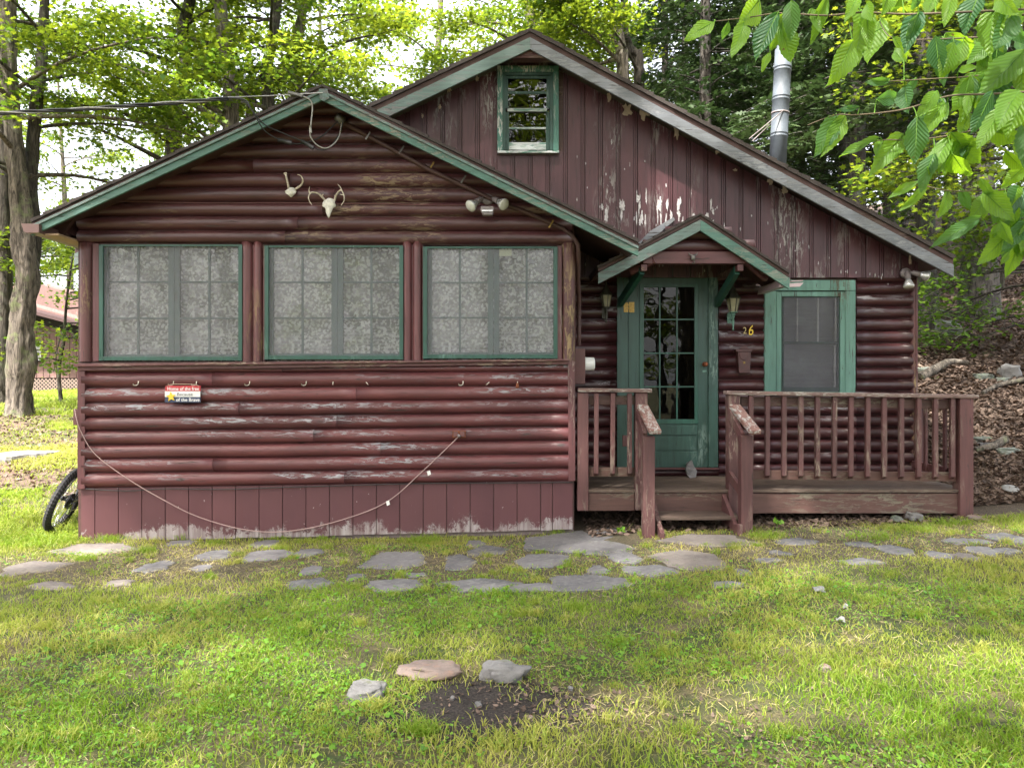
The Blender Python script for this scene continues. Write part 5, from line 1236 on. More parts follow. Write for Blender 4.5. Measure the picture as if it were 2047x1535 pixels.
def inside(x, y):
    m = np.zeros(len(x), bool)
    for p in STONES:
        lo, hi = p.min(0), p.max(0); c_ = np.where((x > lo[0]) & (x < hi[0]) & (y > lo[1]) & (y < hi[1]) & ~m)[0]
        if not len(c_): continue
        xx, yy = x[c_], y[c_]; r_ = np.zeros(len(c_), bool); k = len(p)
        for a in range(k):
            x1, y1 = p[a]; x2, y2 = p[(a+1) % k]
            cr = ((y1 > yy) != (y2 > yy)) & (xx < (x2-x1)*(yy-y1)/(y2-y1+1e-12)+x1); r_ ^= cr
        m[c_] |= r_
    return m
def keep_lawn(x, y):
    vis = np.abs(x) < .74*y+1.0
    house = (x > xl-.02) & (y > 6.96)
    stair = (x > 1.1) & (x < 2.25) & (y > 6.75)
    d = np.hypot((x+.13), (y-3.40)*1.5)*.98
    burnt = RNG.random(len(x)) < np.clip(1.6-(d-.28*(vn(x, y, 6)-.5)-.15*(vn(x, y, 17)-.5))/.27, 0, .97)
    return vis & ~house & ~stair & ~burnt & ~inside(x, y)
def density(x, y):
    d = .22+.88*vn(x+3, y, 2.3)+.5*(vn(x, y+7, 9)-.5)
    bald = vn(x+11, y+5, 1.15); d = np.where(bald < .22, d*.25, d)
    path = np.exp(-((y-6.0-.03*x)/.75)**2)                  # worn ground between the flagstones
    d *= (1-.86*path*(.60+.55*vn(x, y, 3.3)))*np.clip(.35+1.3*vn(x+8, y+2, 11), .3, 1.3)
    d *= np.where((x > .2) & (x < 1.6) & (y < 3.6) & (y > 2.6), .55, 1)
    left = (y > 7.3) & (x < -4)
    d *= np.where(left & (y > 8.8) & (y < 14) & (vn(x, y*1.6, .8) > .38), .12, 1)
    return d
def scatter(n, x0, x1, y0, y1, dens):
    x = RNG.uniform(x0, x1, n); y = RNG.uniform(y0, y1, n)
    k = keep_lawn(x, y); x, y = x[k], y[k]
    k = RNG.random(len(x)) < dens(x, y); return x[k], y[k]
def blades(x, y, L, W):
    n = len(x); z = gz(x, y)-.004; th = RNG.uniform(0, 6.283, n); bend = RNG.uniform(.15, 1.05, n)*L
    dx, dy = np.cos(th), np.sin(th); fa = RNG.uniform(0, 6.283, n); wx, wy = np.cos(fa), np.sin(fa)
    V = np.zeros((n, 7, 3))
    for k, (t, wf) in enumerate(((0, 1), (.42, .85), (.78, .55))):
        cx_ = x+dx*bend*t*t; cy_ = y+dy*bend*t*t; cz = z+L*(t-.28*t*t)
        V[:, 2*k, 0] = cx_-wx*W*wf; V[:, 2*k, 1] = cy_-wy*W*wf; V[:, 2*k, 2] = cz
        V[:, 2*k+1, 0] = cx_+wx*W*wf; V[:, 2*k+1, 1] = cy_+wy*W*wf; V[:, 2*k+1, 2] = cz
    V[:, 6, 0] = x+dx*bend; V[:, 6, 1] = y+dy*bend; V[:, 6, 2] = z+L*.72
    b = np.arange(n)[:, None]*7
    LI = (b+np.array([[0, 1, 3, 2, 2, 3, 5, 4, 4, 5, 6]])).ravel(); cnt = np.tile([4, 4, 3], n)
    return V.reshape(-1, 3), cnt, LI, n
parts = []
x, y = scatter(300000, -5.6, 5.6, 2.45, 7.3, density)
hgt = .020+.050*vn(x+9, y, 1.7)**1.5+.030*vn(x+1, y+4, 5.5)**2+.016*RNG.random(len(x)); hgt *= .82*(1-.35*np.exp(-((y-6.0)/.7)**2)); dry = np.clip(.62*vn(x+2, y+3, 1.1)+.42*RNG.random(len(x))+.30*np.exp(-((y-6)/.8)**2)-.22, 0, 1)
tall = RNG.random(len(x)) < .012; hgt[tall] *= 1.9
parts.append((x, y, hgt, .0019+.0017*RNG.random(len(x)), np.clip(dry+.35*(RNG.random(len(x))-.5), 0, 1)))
x, y = scatter(230000, -11.5, -3.9, 6.6, 15.5, lambda x, y: density(x, y)*.9)
parts.append((x, y, .04+.06*vn(x, y, 1.3)+.02*RNG.random(len(x)), .004+.002*RNG.random(len(x)), np.clip(.5*vn(x, y, .9)+.4*RNG.random(len(x)), 0, 1)))
x, y = scatter(90000, -30, -8, 14, 38, lambda x, y: density(x, y)*.8+.3)
parts.append((x, y, .10+.10*RNG.random(len(x)), .012+.006*RNG.random(len(x)), np.clip(.15+.35*RNG.random(len(x)), 0, 1)))
x, y = scatter(60000, 4.2, 7.2, 6.2, 10.5, lambda x, y: np.where(vn(x+4, y, 1.4) > .52, .75, .04))
parts.append((x, y, .03+.06*RNG.random(len(x)), .002+.002*RNG.random(len(x)), np.clip(.1+.5*RNG.random(len(x)), 0, 1)))
# tufts
def tuft(px, py, n, r_, L):
    c = GP(px, py); a = RNG.normal(0, r_, n)+c.x; b = RNG.normal(0, r_*.6, n)+c.y; return a, b, L*(.5+.6*RNG.random(n)), .0016+.0014*RNG.random(n), .35*RNG.random(n)
for px, py, n, r_, L in ((800, 1066, 420, .09, .16), (845, 1085, 300, .09, .11), (365, 1078, 160, .04, .10), (290, 1105, 200, .06, .09), (220, 1082, 260, .08, .10), (120, 1085, 260, .10, .10), (1115, 1068, 90, .05, .08), (740, 1100, 150, .06, .08), (1530, 1075, 260, .10, .09), (1750, 1075, 260, .16, .08), (1830, 1060, 300, .14, .09), (1900, 1050, 260, .10, .10),
                          (840, 1470, 220, .045, .09), (1570, 1475, 200, .05, .06), (1290, 1070, 90, .03, .09), (430, 1090, 120, .05, .08), (650, 1080, 110, .05, .07), (560, 1080, 110, .05, .07), (930, 1068, 160, .07, .07), (1020, 1068, 160, .07, .07), (170, 1120, 200, .07, .08), (500, 1075, 90, .05, .07), (1460, 1090, 160, .07, .07)):
    parts.append(tuft(px, py, n, r_, L))
for _ in range(260):
    q_ = random.uniform(3.0, 6.9); u_ = random.uniform(-.70, .70)*q_; n_ = random.randint(25, 90)
    if keep_lawn(np.array([u_]), np.array([q_]))[0]: parts.append((RNG.normal(u_, .028, n_), RNG.normal(q_, .028, n_), random.uniform(.035, .085)*(.6+.5*RNG.random(n_)), .0016+.0016*RNG.random(n_), np.clip(random.uniform(0, .5)+.3*RNG.random(n_), 0, 1)))
x, y, hg, wd_, dr = [np.concatenate([p[i] for p in parts]) for i in range(5)]
k = ~inside(x, y); x, y, hg, wd_, dr = x[k], y[k], hg[k], wd_[k], dr[k]
V, cnt, LI, n = blades(x, y, hg, wd_)
g = npmesh('grass', V, cnt, LI, np.repeat(dr, 7), M['grass']); tag(g, 'short patchy green and straw coloured grass of the front lawn', 'grass', kind='stuff')
# seed heads of the taller grass in front of the skirt
mb = MB()
for i in range(34):
    c = GP(random.uniform(770, 860), 1066); L = random.uniform(.22, .46); lx = random.uniform(-.25, .3); mb.rnd()
    pts = [c+Vector((lx*L*t*t*1.6, -.04*t, L*(t-.12*t*t))) for t in (0, .3, .6, .85, 1)]; mb.tube(pts, [.0014, .0012, .001, .0014, .0006], 4)
    for k_ in range(9):
        q = pts[3].lerp(pts[4], k_/9.)+Vector((random.uniform(-.012, .012), 0, random.uniform(-.01, .006))); mb.ball(q, .0032, .7, .7, 1.6, 4)
tag(mb.build('seeding_grass', M['grass'], None, origin=tuple(GP(815, 1066))), 'tall thin seeding grass stalks in front of the skirt boards', 'tall grass', kind='stuff')
x, y = scatter(130000, -5.2, 5.2, 2.45, 6.6, lambda x, y: np.clip((vn(x+31, y+2, 1.5)-.40)*4, 0, 1)*.85*(1-.7*np.exp(-((y-6.0)/.7)**2)))
n = len(x); C = np.stack([x, y, gz(x, y)+.012+.022*RNG.random(n)], 1); N_ = RNG.normal(0, .38, (n, 3)); N_[:, 2] = 1; T_ = RNG.normal(0, 1, (n, 3))
CLV = [(0, 0), (-.28, .22), (-.2, .5), (0, .42), (.2, .5), (.28, .22)]
V, cnt, LI = shapes(C, N_, T_, (.010+.012*RNG.random(n))*np.where(RNG.random(n) < .06, 2.2, 1), [(a*1.3, b*1.3-.1) for a, b in CLV])
tag(npmesh('clover', V, cnt, LI, np.repeat(RNG.random(n), 6), M['clover']), 'low clover and small broad leaves growing through the lawn', 'clover', kind='stuff')
# dead leaves and straw
def litter_at(x, y, s0, s1, up=.008):
    n = len(x); C = np.stack([x, y, gz(x, y)+up+.012*RNG.random(n)], 1); N_ = RNG.normal(0, .42, (n, 3)); N_[:, 2] = 1
    return C, N_, RNG.normal(0, 1, (n, 3)), RNG.uniform(s0, s1, n)
L1 = []
n = 26000; y = 7.35+13*RNG.random(n)**1.5; x = RNG.uniform(0, 1, n)*(y*.74-4.25)+4.25; k = x/y < .74; L1.append(litter_at(x[k], y[k], .04, .10, .006))
n = 2600; L1.append(litter_at(RNG.uniform(.7, 4.35, n), RNG.uniform(6.72, 8.0, n)**1.0, .03, .075, .006))
n = 5000; x = RNG.uniform(-9.5, -4.2, n); y = RNG.uniform(8.5, 14, n); L1.append(litter_at(x, y, .04, .09))
n = 900; x = RNG.uniform(-5, 5, n); y = RNG.uniform(2.5, 7, n); k = keep_lawn(x, y); L1.append(litter_at(x[k], y[k], .008, .026, .004))
n = 260; n = 420; L1.append(litter_at(RNG.normal(.2, .34, n), RNG.normal(3.38, .17, n), .008, .034, .002))
n = 300; L1.append(litter_at(RNG.normal(1.0, .28, n), RNG.normal(2.95, .22, n), .01, .03, .004))
C, N_, T_, S_ = [np.concatenate([l[i] for l in L1]) for i in range(4)]
V, cnt, LI = shapes(C, N_, T_, S_, CURL)
tag(npmesh('leaf_litter', V, cnt, LI, np.repeat(RNG.random(len(C)), 6), M['litter']), 'brown dead leaves lying on the slope and under the deck', 'dead leaves', kind='stuff')
# dry straw threads in the lawn
x, y = scatter(60000, -5.2, 5.2, 2.45, 7, lambda x, y: .25+.6*np.exp(-((y-6.2)/.8)**2)+.3*(vn(x+2, y+3, 1.1) > .6))
n = len(x); C = np.stack([x, y, gz(x, y)+.004+.016*RNG.random(n)], 1); N_ = RNG.normal(0, .35, (n, 3)); N_[:, 2] = 1
V, cnt, LI = shapes(C, N_, RNG.normal(0, 1, (n, 3)), RNG.uniform(.02, .06, n), [(-.03, -.5), (.03, -.5), (.025, .5), (-.025, .5)])
tag(npmesh('dry_grass', V, cnt, LI, np.repeat(RNG.random(n), 4), leafmat('straw', (.30, .25, .11), (.50, .43, .24), (.3, .25, .1), (.4, .35, .18), .1, .2, .7)), 'dry straw coloured dead grass lying through the lawn', 'dry grass', kind='stuff')
# weeds under the step
mb_l = []
def weed(px, py, h_, lab):
    c = GP(px, py); t = thing('weed', c, lab, 'plant'); mb = MB(); top = c+Vector((.01, -.01, h_)); mb.tube([c, c.lerp(top, .5)+Vector((.008, 0, 0)), top], .0022, 5); mb.build('stem', M['clover'], t)
    n = 9; C = np.array([list(top+Vector((random.uniform(-.05, .05), random.uniform(-.03, .03), random.uniform(-.03, .01)))) for _ in range(n)]); N_ = RNG.normal(0, .5, (n, 3)); N_[:, 2] += .8; N_[:, 1] -= .7
    V, cnt, LI = shapes(C, N_, RNG.normal(0, 1, (n, 3)), np.full(n, .05), OVAL); npmesh('leaves', V, cnt, LI, np.repeat(RNG.random(n), 6), M['clover'], t)
weed(1551, 1064, .11, 'small bright green weed in front of the dark gap under the deck'); weed(1240, 1068, .05, 'small green weed in the shade by the left stair post')

# ------------------------------------------------------------------ neighbouring cabin, far left
nb = thing('neighbour_cabin', P(60, 783, 34), 'pinkish board cabin with red roof and lattice skirt seen far behind at left', 'cabin')
Yn = 34; mb = MB()
bx = X(-230, Yn); ex_ = X(330, Yn)
k = .30
x = bx
while x < ex_: mb.rnd(); mb.box(x, min(x+k-.03, ex_), Yn, Yn+.03, Z(755, Yn), Z(640, Yn)); x += k
mb.build('board_siding', M['pinkwall'], nb)
mb = MB(); mb.box(bx, ex_, Yn+.031, Yn+9, Z(756, Yn), Z(640, Yn)); mb.prism([(bx, Z(640, Yn)), (ex_, Z(640, Yn)), (X(50, Yn), Z(560, Yn))], Yn+.032, Yn+8.9); mb.build('wall', M['pinkwall'], nb)
mb = MB(); mb.prism([(X(-260, Yn), Z(668, Yn)), (X(50, Yn), Z(618, Yn)), (X(50, Yn), Z(612, Yn)), (X(-260, Yn), Z(662, Yn))], Yn-1.6, Yn+9)
mb.prism([(X(50, Yn), Z(618, Yn)), (X(360, Yn), Z(700, Yn)), (X(360, Yn), Z(694, Yn)), (X(50, Yn), Z(612, Yn))], Yn-1.6, Yn+9); rf = mb.build('roof', M['redroof'], nb)
mb = MB(); mb.prism([(X(50, Yn-1.6), Z(608, Yn)), (X(360, Yn-1.6), Z(694, Yn)), (X(360, Yn-1.6), Z(700, Yn)), (X(50, Yn-1.6), Z(614, Yn))], Yn-1.64, Yn-1.6); mb.build('fascia', M['concrete'], rf)
mb = MB(); mb.rect(52, 82, 684, 720, Yn-.08, Yn-.02); w_ = mb.build('window', M['greywhite'], nb); mb = MB(); mb.rect(55, 79, 687, 701, Yn-.1, Yn-.081); mb.build('pane', M['slat'], w_); mb = MB(); mb.rect(55, 79, 703, 716, Yn-.1, Yn-.081); mb.build('pane', M['slat'], w_)
mb = MB(); mb.rect(50, 84, 720, 723, Yn-.15, Yn-.02); mb.build('sill', M['dark'], w_)
mb = MB(); mb.prism([(X(-250, Yn), Z(690, Yn)), (X(50, Yn), Z(640, Yn)), (X(350, Yn), Z(722, Yn)), (X(350, Yn), Z(700, Yn)), (X(50, Yn), Z(618, Yn)), (X(-250, Yn), Z(668, Yn))], Yn-.06, Yn-.005); mb.build('eave_shadow', M['dark'], nb)  # dark strip standing in for the shadow under the eave
mb = MB(); z0, z1 = Z(781, Yn), Z(757, Yn); s_ = .17; x = bx
while x < ex_: mb.bar((x, Yn-.02, z0), (x+(z1-z0), Yn-.02, z1), .012, .045, (1, 0, 0)); mb.bar((x+(z1-z0), Yn-.035, z0), (x, Yn-.035, z1), .012, .045, (1, 0, 0)); x += s_
mb.build('lattice', M['lattice'], nb); mb = MB(); mb.box(bx, ex_, Yn+.1, Yn+.15, z0-.4, z1); mb.build('crawl_shade', M['dark'], nb)  # near-black sheet standing in for the shade behind the lattice

# ------------------------------------------------------------------ trees
FEATH = []
for i in range(9): t_ = i/8; FEATH += [(.30*math.sin(math.pi*min(1, t_*.9+.12))*(1 if i % 2 == 0 else .30), -.5+t_)]
FEATH = [(a, b) for a, b in FEATH]+[(-a, b) for a, b in FEATH[::-1]]
def limbset(tb, start, az, L, rise, droop, r0, rng, twigs, tl):
    """a limb tube with side twigs; returns the points where foliage sits"""
    pts = []; n = 7; sp = []
    for i in range(n+1):
        t = i/n; wob = .06*L*noise.noise(Vector((az*3+t*2, start.z, L)))
        d = Vector((math.cos(az+wob*.4), math.sin(az+wob*.4), 0))
        pts.append(start+d*(L*t)+Vector((wob*.5, wob*.3, rise*L*t-droop*L*t*t+wob*.4)))
    tb.tube(pts, [r0*(1-.85*i/n)+.004 for i in range(n+1)], 6, rough=.15)
    for k in range(twigs):
        t = .30+.70*(k+rng.random())/twigs; i = min(int(t*n), n-1); p = pts[i].lerp(pts[i+1], t*n-i)
        a2 = az+rng.choice((-1, 1))*rng.uniform(.5, 1.3); l2 = tl*rng.uniform(.6, 1.2)*(1.15-.5*t)
        q1 = p+Vector((math.cos(a2)*l2*.5, math.sin(a2)*l2*.5, rng.uniform(-.05, .22)*l2)); q2 = q1+Vector((math.cos(a2+.2)*l2*.5, math.sin(a2+.2)*l2*.5, rng.uniform(-.25, .12)*l2))
        tb.tube([p, q1, q2], [.014*min(1, r0*15), .008, .003], 4); sp.append((q1, q2, l2))
    sp.append((pts[-2], pts[-1], tl*.7)); return sp
def broadleaf(name, path, radii, label, cat, group, z0, z1, rad, nlimb, leaves, lsize, lmat, bmat, seed, outline=MAPLE, twigs=9, tl=1.3, droop=.25, rise=.45, az_c=None, az_w=math.pi, flat=.10, keep=None, nd=.45, lowlong=0, sides=12, rough=.16):
    rng = random.Random(seed); g = np.random.default_rng(seed); path = [Vector(p) for p in path]
    t = thing(name, path[0], label, cat, group); tb = MB()
    cp_ = catmull(path, 6); m_ = len(path)-1; rr_ = [radii[min(i//6, m_-1)]*(1-(i % 6)/6)+radii[min(i//6+1, m_)]*((i % 6)/6) for i in range(len(cp_))]
    rr_[0] *= 1.35; rr_[1] *= 1.12
    tb.tube(cp_, rr_, sides, rough=rough)
    sp = []
    for k in range(nlimb):
        z = z0+(z1-z0)*((k+rng.random())/nlimb); i = 0
        while i < len(cp_)-2 and cp_[i+1].z < z: i += 1
        s_ = cp_[i].lerp(cp_[i+1], min(1, max(0, (z-cp_[i].z)/max(.01, cp_[i+1].z-cp_[i].z))))
        az = (rng.uniform(-math.pi, math.pi) if az_c is None else az_c+rng.uniform(-az_w, az_w))
        u = (z-z0)/(z1-z0); L = rad*(rng.uniform(.65, 1.15))*(math.sin(math.pi*(.22+.70*u))**.6)*(1+lowlong*(1-u))
        sp += limbset(tb, s_, az, L, rise*rng.uniform(.4, 1.3), droop, max(.02, rr_[i]*.32), rng, twigs, tl)
    tb.build('trunk', M[bmat], t)
    A = np.array([list(a) for a, b, l in sp]); Bm = np.array([list(b) for a, b, l in sp]); Lm = np.array([l for a, b, l in sp])
    idx = g.integers(0, len(sp), leaves); u = g.random(leaves)[:, None]*1.1
    C = A[idx]*(1-u)+Bm[idx]*u+g.normal(0, 1, (leaves, 3))*(Lm[idx][:, None]*np.array([[.26, .26, flat]]))
    if keep is not None: kk = keep(C, g); C = C[kk]
    n = len(C); N_ = g.normal(0, nd, (n, 3)); N_[:, 2] += 1; T_ = g.normal(0, 1, (n, 3)); T_[:, 2] -= .5
    tone = np.clip(g.random(len(sp))[idx if keep is None else idx[kk]]*.6+g.random(n)*.5-.05, 0, 1)
    V, cnt, LI = shapes(C, N_, T_, lsize*(.6+.7*g.random(n)), outline)
    npmesh('crown', V, cnt, LI, np.repeat(tone, len(outline)), M[lmat], t)
    return t
def hemlock(name, base, Hh, r0, label, seed, rad=3.6, z0=1.5, n=165, per=125, fs=.21):
    rng = random.Random(seed); g = np.random.default_rng(seed); base = Vector(base); t = thing(name, base, label, 'hemlock', 'hemlock trees on the slope behind the cabin')
    tb = MB(); pts = [base+Vector((.1*noise.noise(Vector((i, seed, 0))), 0, Hh*i/10-.15)) for i in range(11)]
    tb.tube(pts, [r0*(1.35 if i == 0 else 1)*(1-.085*i) for i in range(11)], 12, rough=.12)
    Cs, Ts, Ns, Ss, Tn = [], [], [], [], []
    for k in range(n):
        u = (k+rng.random())/n; z = z0+(Hh-z0)*u; az = rng.uniform(0, 6.283); L = rad*(1-.82*u)*rng.uniform(.6, 1.15)+.25
        s_ = base+Vector((0, 0, z)); d = Vector((math.cos(az), math.sin(az), 0)); bp = [s_+d*(L*t_)+Vector((0, 0, .12*L*t_-.34*L*t_*t_)) for t_ in (0, .25, .5, .75, 1)]
        tb.tube(bp, [.03*(1-u)+.012, .022, .015, .009, .003], 4)
        q = g.random(per)**.75; tt = .12+.88*q; side = g.choice([-1, 1], per); off = g.random(per)*.34*L*(1.12-tt)*side+side*.04
        perp = np.array([-d.y, d.x, 0]); dd = np.array(d)
        zc = .12*L*tt-.34*L*tt*tt-np.abs(off)*.30+g.normal(0, .05, per)
        C = np.array(s_)+dd*(L*tt)[:, None]+perp*off[:, None]; C[:, 2] += zc
        T_ = dd*.75+perp*(side*.85)[:, None]+g.normal(0, .25, (per, 3)); T_[:, 2] -= .35
        N_ = g.normal(0, .35, (per, 3)); N_[:, 2] += 1
        Cs.append(C); Ts.append(T_); Ns.append(N_); Ss.append(fs*(.5+.8*g.random(per))*(.6+.4*(1-u))); Tn.append(np.clip(rng.random()*.5+g.random(per)*.5, 0, 1))
    tb.build('trunk', M['barkhem'], t)
    C, T_, N_, S_, Tn = [np.concatenate(v) for v in (Cs, Ts, Ns, Ss, Tn)]
    V, cnt, LI = shapes(C, N_, T_, S_, FEATH); npmesh('crown', V, cnt, LI, np.repeat(Tn, len(FEATH)), M['hemlock'], t)
    return t
def copytree(src, loc, rz, sc_, label, group=None):
    r = src.copy(); COL.objects.link(r); r.location = loc; r.rotation_euler = (0, 0, rz); r.scale = (sc_, sc_, sc_*1.0); r['label'] = label
    if group: r['group'] = group
    for ch in list(src.children):
        c = ch.copy(); COL.objects.link(c); c.parent = r
    return r
def G(px, Y): return Vector((X(px, Y), Y, ground(X(px, Y), Y)-.1))
GRP = 'broadleaf trees behind the cabin'
# the big crooked maple at the left, with its second stem
b = G(40, 14.0)
broadleaf('maple_tree', [b, P(43, 740, 14), P(42, 670, 14), P(47, 610, 14), P(57, 545, 14), P(48, 470, 14), P(38, 380, 14), P(28, 280, 14), P(20, 180, 14), P(18, 80, 14), P(15, -60, 14), P(12, -220, 14)],
          [.19, .20, .195, .20, .175, .18, .16, .145, .135, .125, .11, .07], 'big crooked maple with a pale twisted trunk at the left edge', 'tree', None, 5.2, 13, 3.6, 20, 18000, .105, 'maple', 'bark', 21, twigs=9, tl=1.3, sides=26, rough=.42)
broadleaf('maple_tree', [P(62, 560, 14.2), P(70, 470, 14.3), P(62, 380, 14.3), P(66, 300, 14.3), P(72, 220, 14.3), P(84, 120, 14.4), P(90, 0, 14.4), P(96, -160, 14.4)], [.12, .12, .12, .11, .11, .10, .08, .05],
          'slimmer dark stem rising out of the crooked maple', 'tree', None, 4.6, 12, 2.8, 12, 7000, .10, 'maple', 'barkdk', 22)
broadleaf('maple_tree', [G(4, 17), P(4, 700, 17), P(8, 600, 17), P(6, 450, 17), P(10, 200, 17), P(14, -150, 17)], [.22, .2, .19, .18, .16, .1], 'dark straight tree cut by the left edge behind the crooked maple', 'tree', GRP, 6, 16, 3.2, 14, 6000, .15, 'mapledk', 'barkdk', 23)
# trunks seen above the low roof
TR = [  # path px/py, Y, radii, label, bark, limbs, leaves, seed
 ([(345, 500), (348, 300), (352, 220), (362, 170), (372, 110), (366, 60), (380, 0), (392, -120), (396, -300)], 17, .17, 'dark bending tree above the left slope of the low roof', 'barkdk', 20, 15000, 31, 'maple'),
 ([(455, 480), (462, 250), (458, 150), (446, 60), (440, 0), (432, -160), (430, -320)], 15.5, .165, 'straight lichen-spotted tree left of the low roof peak', 'bark', 16, 12000, 32, 'maple'),
 ([(540, 480), (537, 220), (532, 150), (545, 80), (556, 0), (570, -180)], 16.5, .14, 'dark slim tree just left of the low roof peak', 'barkdk', 14, 10000, 33, 'maple'),
 ([(478, 400), (500, 230), (545, 160), (580, 110), (600, 40), (640, -40), (680, -200)], 18, .10, 'thin leaning tree crossing in front of the others above the low roof', 'bark', 11, 7000, 34, 'maple'),
 ([(590, 420), (592, 200), (590, 120), (605, 40), (610, -60), (620, -240)], 19, .12, 'thin tree above the peak of the low roof', 'bark', 12, 8500, 35, 'maple'),
 ([(1060, 300), (1062, 50), (1058, 0), (1050, -150), (1050, -300)], 20, .16, 'pale trunk directly behind the tall roof peak', 'bark', 13, 10000, 36, 'maple'),
 ([(1250, 420), (1246, 160), (1242, 100), (1232, 40), (1226, -30), (1215, -200)], 18, .15, 'pale tree rising above the right slope, left of the forked one', 'bark', 14, 12000, 37, 'maple'),
 ([(1275, 420), (1278, 150), (1264, 110), (1250, 70), (1246, 20), (1262, -60), (1280, -200)], 18.5, .13, 'forked tree above the right slope of the tall roof', 'barkdk', 12, 9000, 38, 'maple')]
for i, (pp_, Y, r, lb, bk, nl, lv, sd, lm) in enumerate(TR):
    path = [P(a, b_, Y) for a, b_ in pp_]; path[0] = G(pp_[0][0], Y); m_ = len(path)
    broadleaf('maple_tree', path, [r*(1.1-.55*j/(m_-1)) for j in range(m_)], lb, 'tree', GRP, P(0, 330 if i < 5 else 210, Y).z, path[-1].z, (3.4 if i < 6 else 2.5), nl, lv, .112, lm, bk, sd, twigs=8, az_c=(None if i < 6 else 2.9), az_w=1.2)
# second stem of the forked tree belongs to it: a prong from the same foot
broadleaf('young_tree', [G(125, 19), P(118, 740, 19), P(128, 680, 19), P(134, 600, 19), P(150, 480, 19)], [.05, .045, .04, .03, .015], 'thin young tree in front of the pink cabin wall', 'tree', None, 1.9, 5.6, 2.9, 15, 9000, .12, 'maple', 'barkdk', 41, droop=.5, rise=.2)
# far wall of greenery, copies of two far trees
far1 = broadleaf('forest_tree', [Vector((0, 0, 0)), Vector((.1, 0, 4)), Vector((0, .2, 8)), Vector((.2, 0, 13))], [.22, .2, .15, .04], 'x', 'tree', 'forest trees far behind', 1.8, 12.5, 3.9, 26, 8500, .26, 'maple', 'barkdk', 51, OVAL, twigs=9, tl=1.8, flat=.16, nd=.8)
far2 = broadleaf('forest_tree', [Vector((0, 0, 0)), Vector((.3, 0, 6)), Vector((0, .2, 11)), Vector((-.4, 0, 19))], [.22, .2, .15, .05], 'x', 'tree', 'forest trees far behind', 7.0, 19, 4.0, 20, 5200, .26, 'maple', 'bark', 52, OVAL, twigs=9, tl=1.7, flat=.14, nd=.8)
FT = [(-260, 46, 1), (-120, 42, 2), (-20, 50, 1), (60, 44, 1), (130, 48, 2), (190, 41, 1), (-400, 40, 1), (420, 38, 2), (650, 40, 2), (880, 34, 2), (960, 40, 1), (1120, 30, 2), (1180, 38, 1), (1320, 36, 2), (1450, 40, 1), (1880, 34, 1), (1990, 30, 2), (2080, 36, 1), (2200, 30, 2), (1930, 42, 2), (1760, 44, 1), (1600, 42, 2)]
place = ['far left beyond the photo edge', 'left behind the red-roofed cabin', 'behind the crooked maple', 'behind the red-roofed cabin, over its roof', 'between the red-roofed cabin and the log cabin', 'just left of the log cabin eave, far back', 'outermost at the left', 'behind the straight lichen-spotted trunk', 'behind the low roof peak', 'left of the tall roof peak', 'behind the left slope of the tall roof', 'behind the right slope near the tall peak', 'behind the forked tree', 'between the forked tree and the hemlocks', 'far behind the first hemlocks', 'far up the slope right of the chimney', 'up the slope near the right edge', 'beyond the right edge', 'outermost at the right', 'highest on the slope at the right', 'far behind the hemlocks right of the chimney', 'far behind the hemlocks left of the chimney']
for i, ((px, Y, k), pl) in enumerate(zip(FT, place)):
    if px in (1320, 1450, 1880, 1990, 1760, 1600): continue
    s_ = far1 if k == 1 else far2; lb = 'distant leafy tree '+pl
    if i == 0: far1.location = G(px, Y); far1.scale = (.7, .7, .7); far1['label'] = lb
    elif i == 1: far2.location = G(px, Y); far2['label'] = lb
    else: copytree(s_, G(px, Y), i*1.7, (.9+.03*(i % 5))*(.72 if px < 1000 and k == 1 else 1), lb, 'forest trees far behind')
# hemlocks
h1 = hemlock('hemlock_tree', G(1410, 20), 17, .22, 'hemlock left of the chimney pipe with fine drooping sprays', 61)
h2 = hemlock('hemlock_tree', G(1715, 16.5), 18, .20, 'hemlock with dark straight trunk just right of the chimney pipe', 62, rad=3.4, z0=3.6, n=130)
for px, Y, k, rz, s_, lb in ((1560, 22, 1, 2.0, 1.05, 'hemlock standing behind the chimney pipe'), (1330, 26, 1, 4.0, .9, 'hemlock furthest left in the dark group'), (1490, 27, 2, 1.0, 1.1, 'tall hemlock behind the left side of the dark group'), (1782, 19, 2, 3.0, 1.05, 'hemlock with trunk beside the dark one right of the chimney'), (1850, 13.2, 2, .6, .95, 'hemlock whose mossy foot stands right beside the cabin corner'), (1640, 28, 1, 5.0, 1.1, 'hemlock far behind, right of the chimney'), (1900, 24, 2, 4.4, 1.0, 'hemlock up the slope between the two big trunks'), (1690, 24, 1, .5, 1.0, 'hemlock in the second row right of the chimney'), (2075, 20, 2, 2.5, 1.0, 'hemlock cut off by the right edge'), (1370, 33, 1, 1.1, 1.15, 'distant hemlock at the left end of the dark group'), (1470, 36, 2, 2.1, 1.2, 'distant hemlock behind the gap left of the chimney'), (1600, 34, 1, 3.3, 1.2, 'distant hemlock directly behind the chimney'), (1720, 36, 2, 4.1, 1.2, 'distant hemlock right of the chimney'), (1800, 30, 1, 5.1, 1.1, 'distant hemlock over the right eave'), (1905, 36, 1, .3, 1.1, 'distant hemlock high on the slope')):
    copytree(h1 if k == 1 else h2, G(px, Y), rz, s_, lb)
# big trunk on the slope
bt = hemlock('hemlock_tree', G(1958, 13.6), 19, .28, 'thick hemlock trunk on the leafy slope at the right', 63, rad=3.2, z0=6.5, n=70)
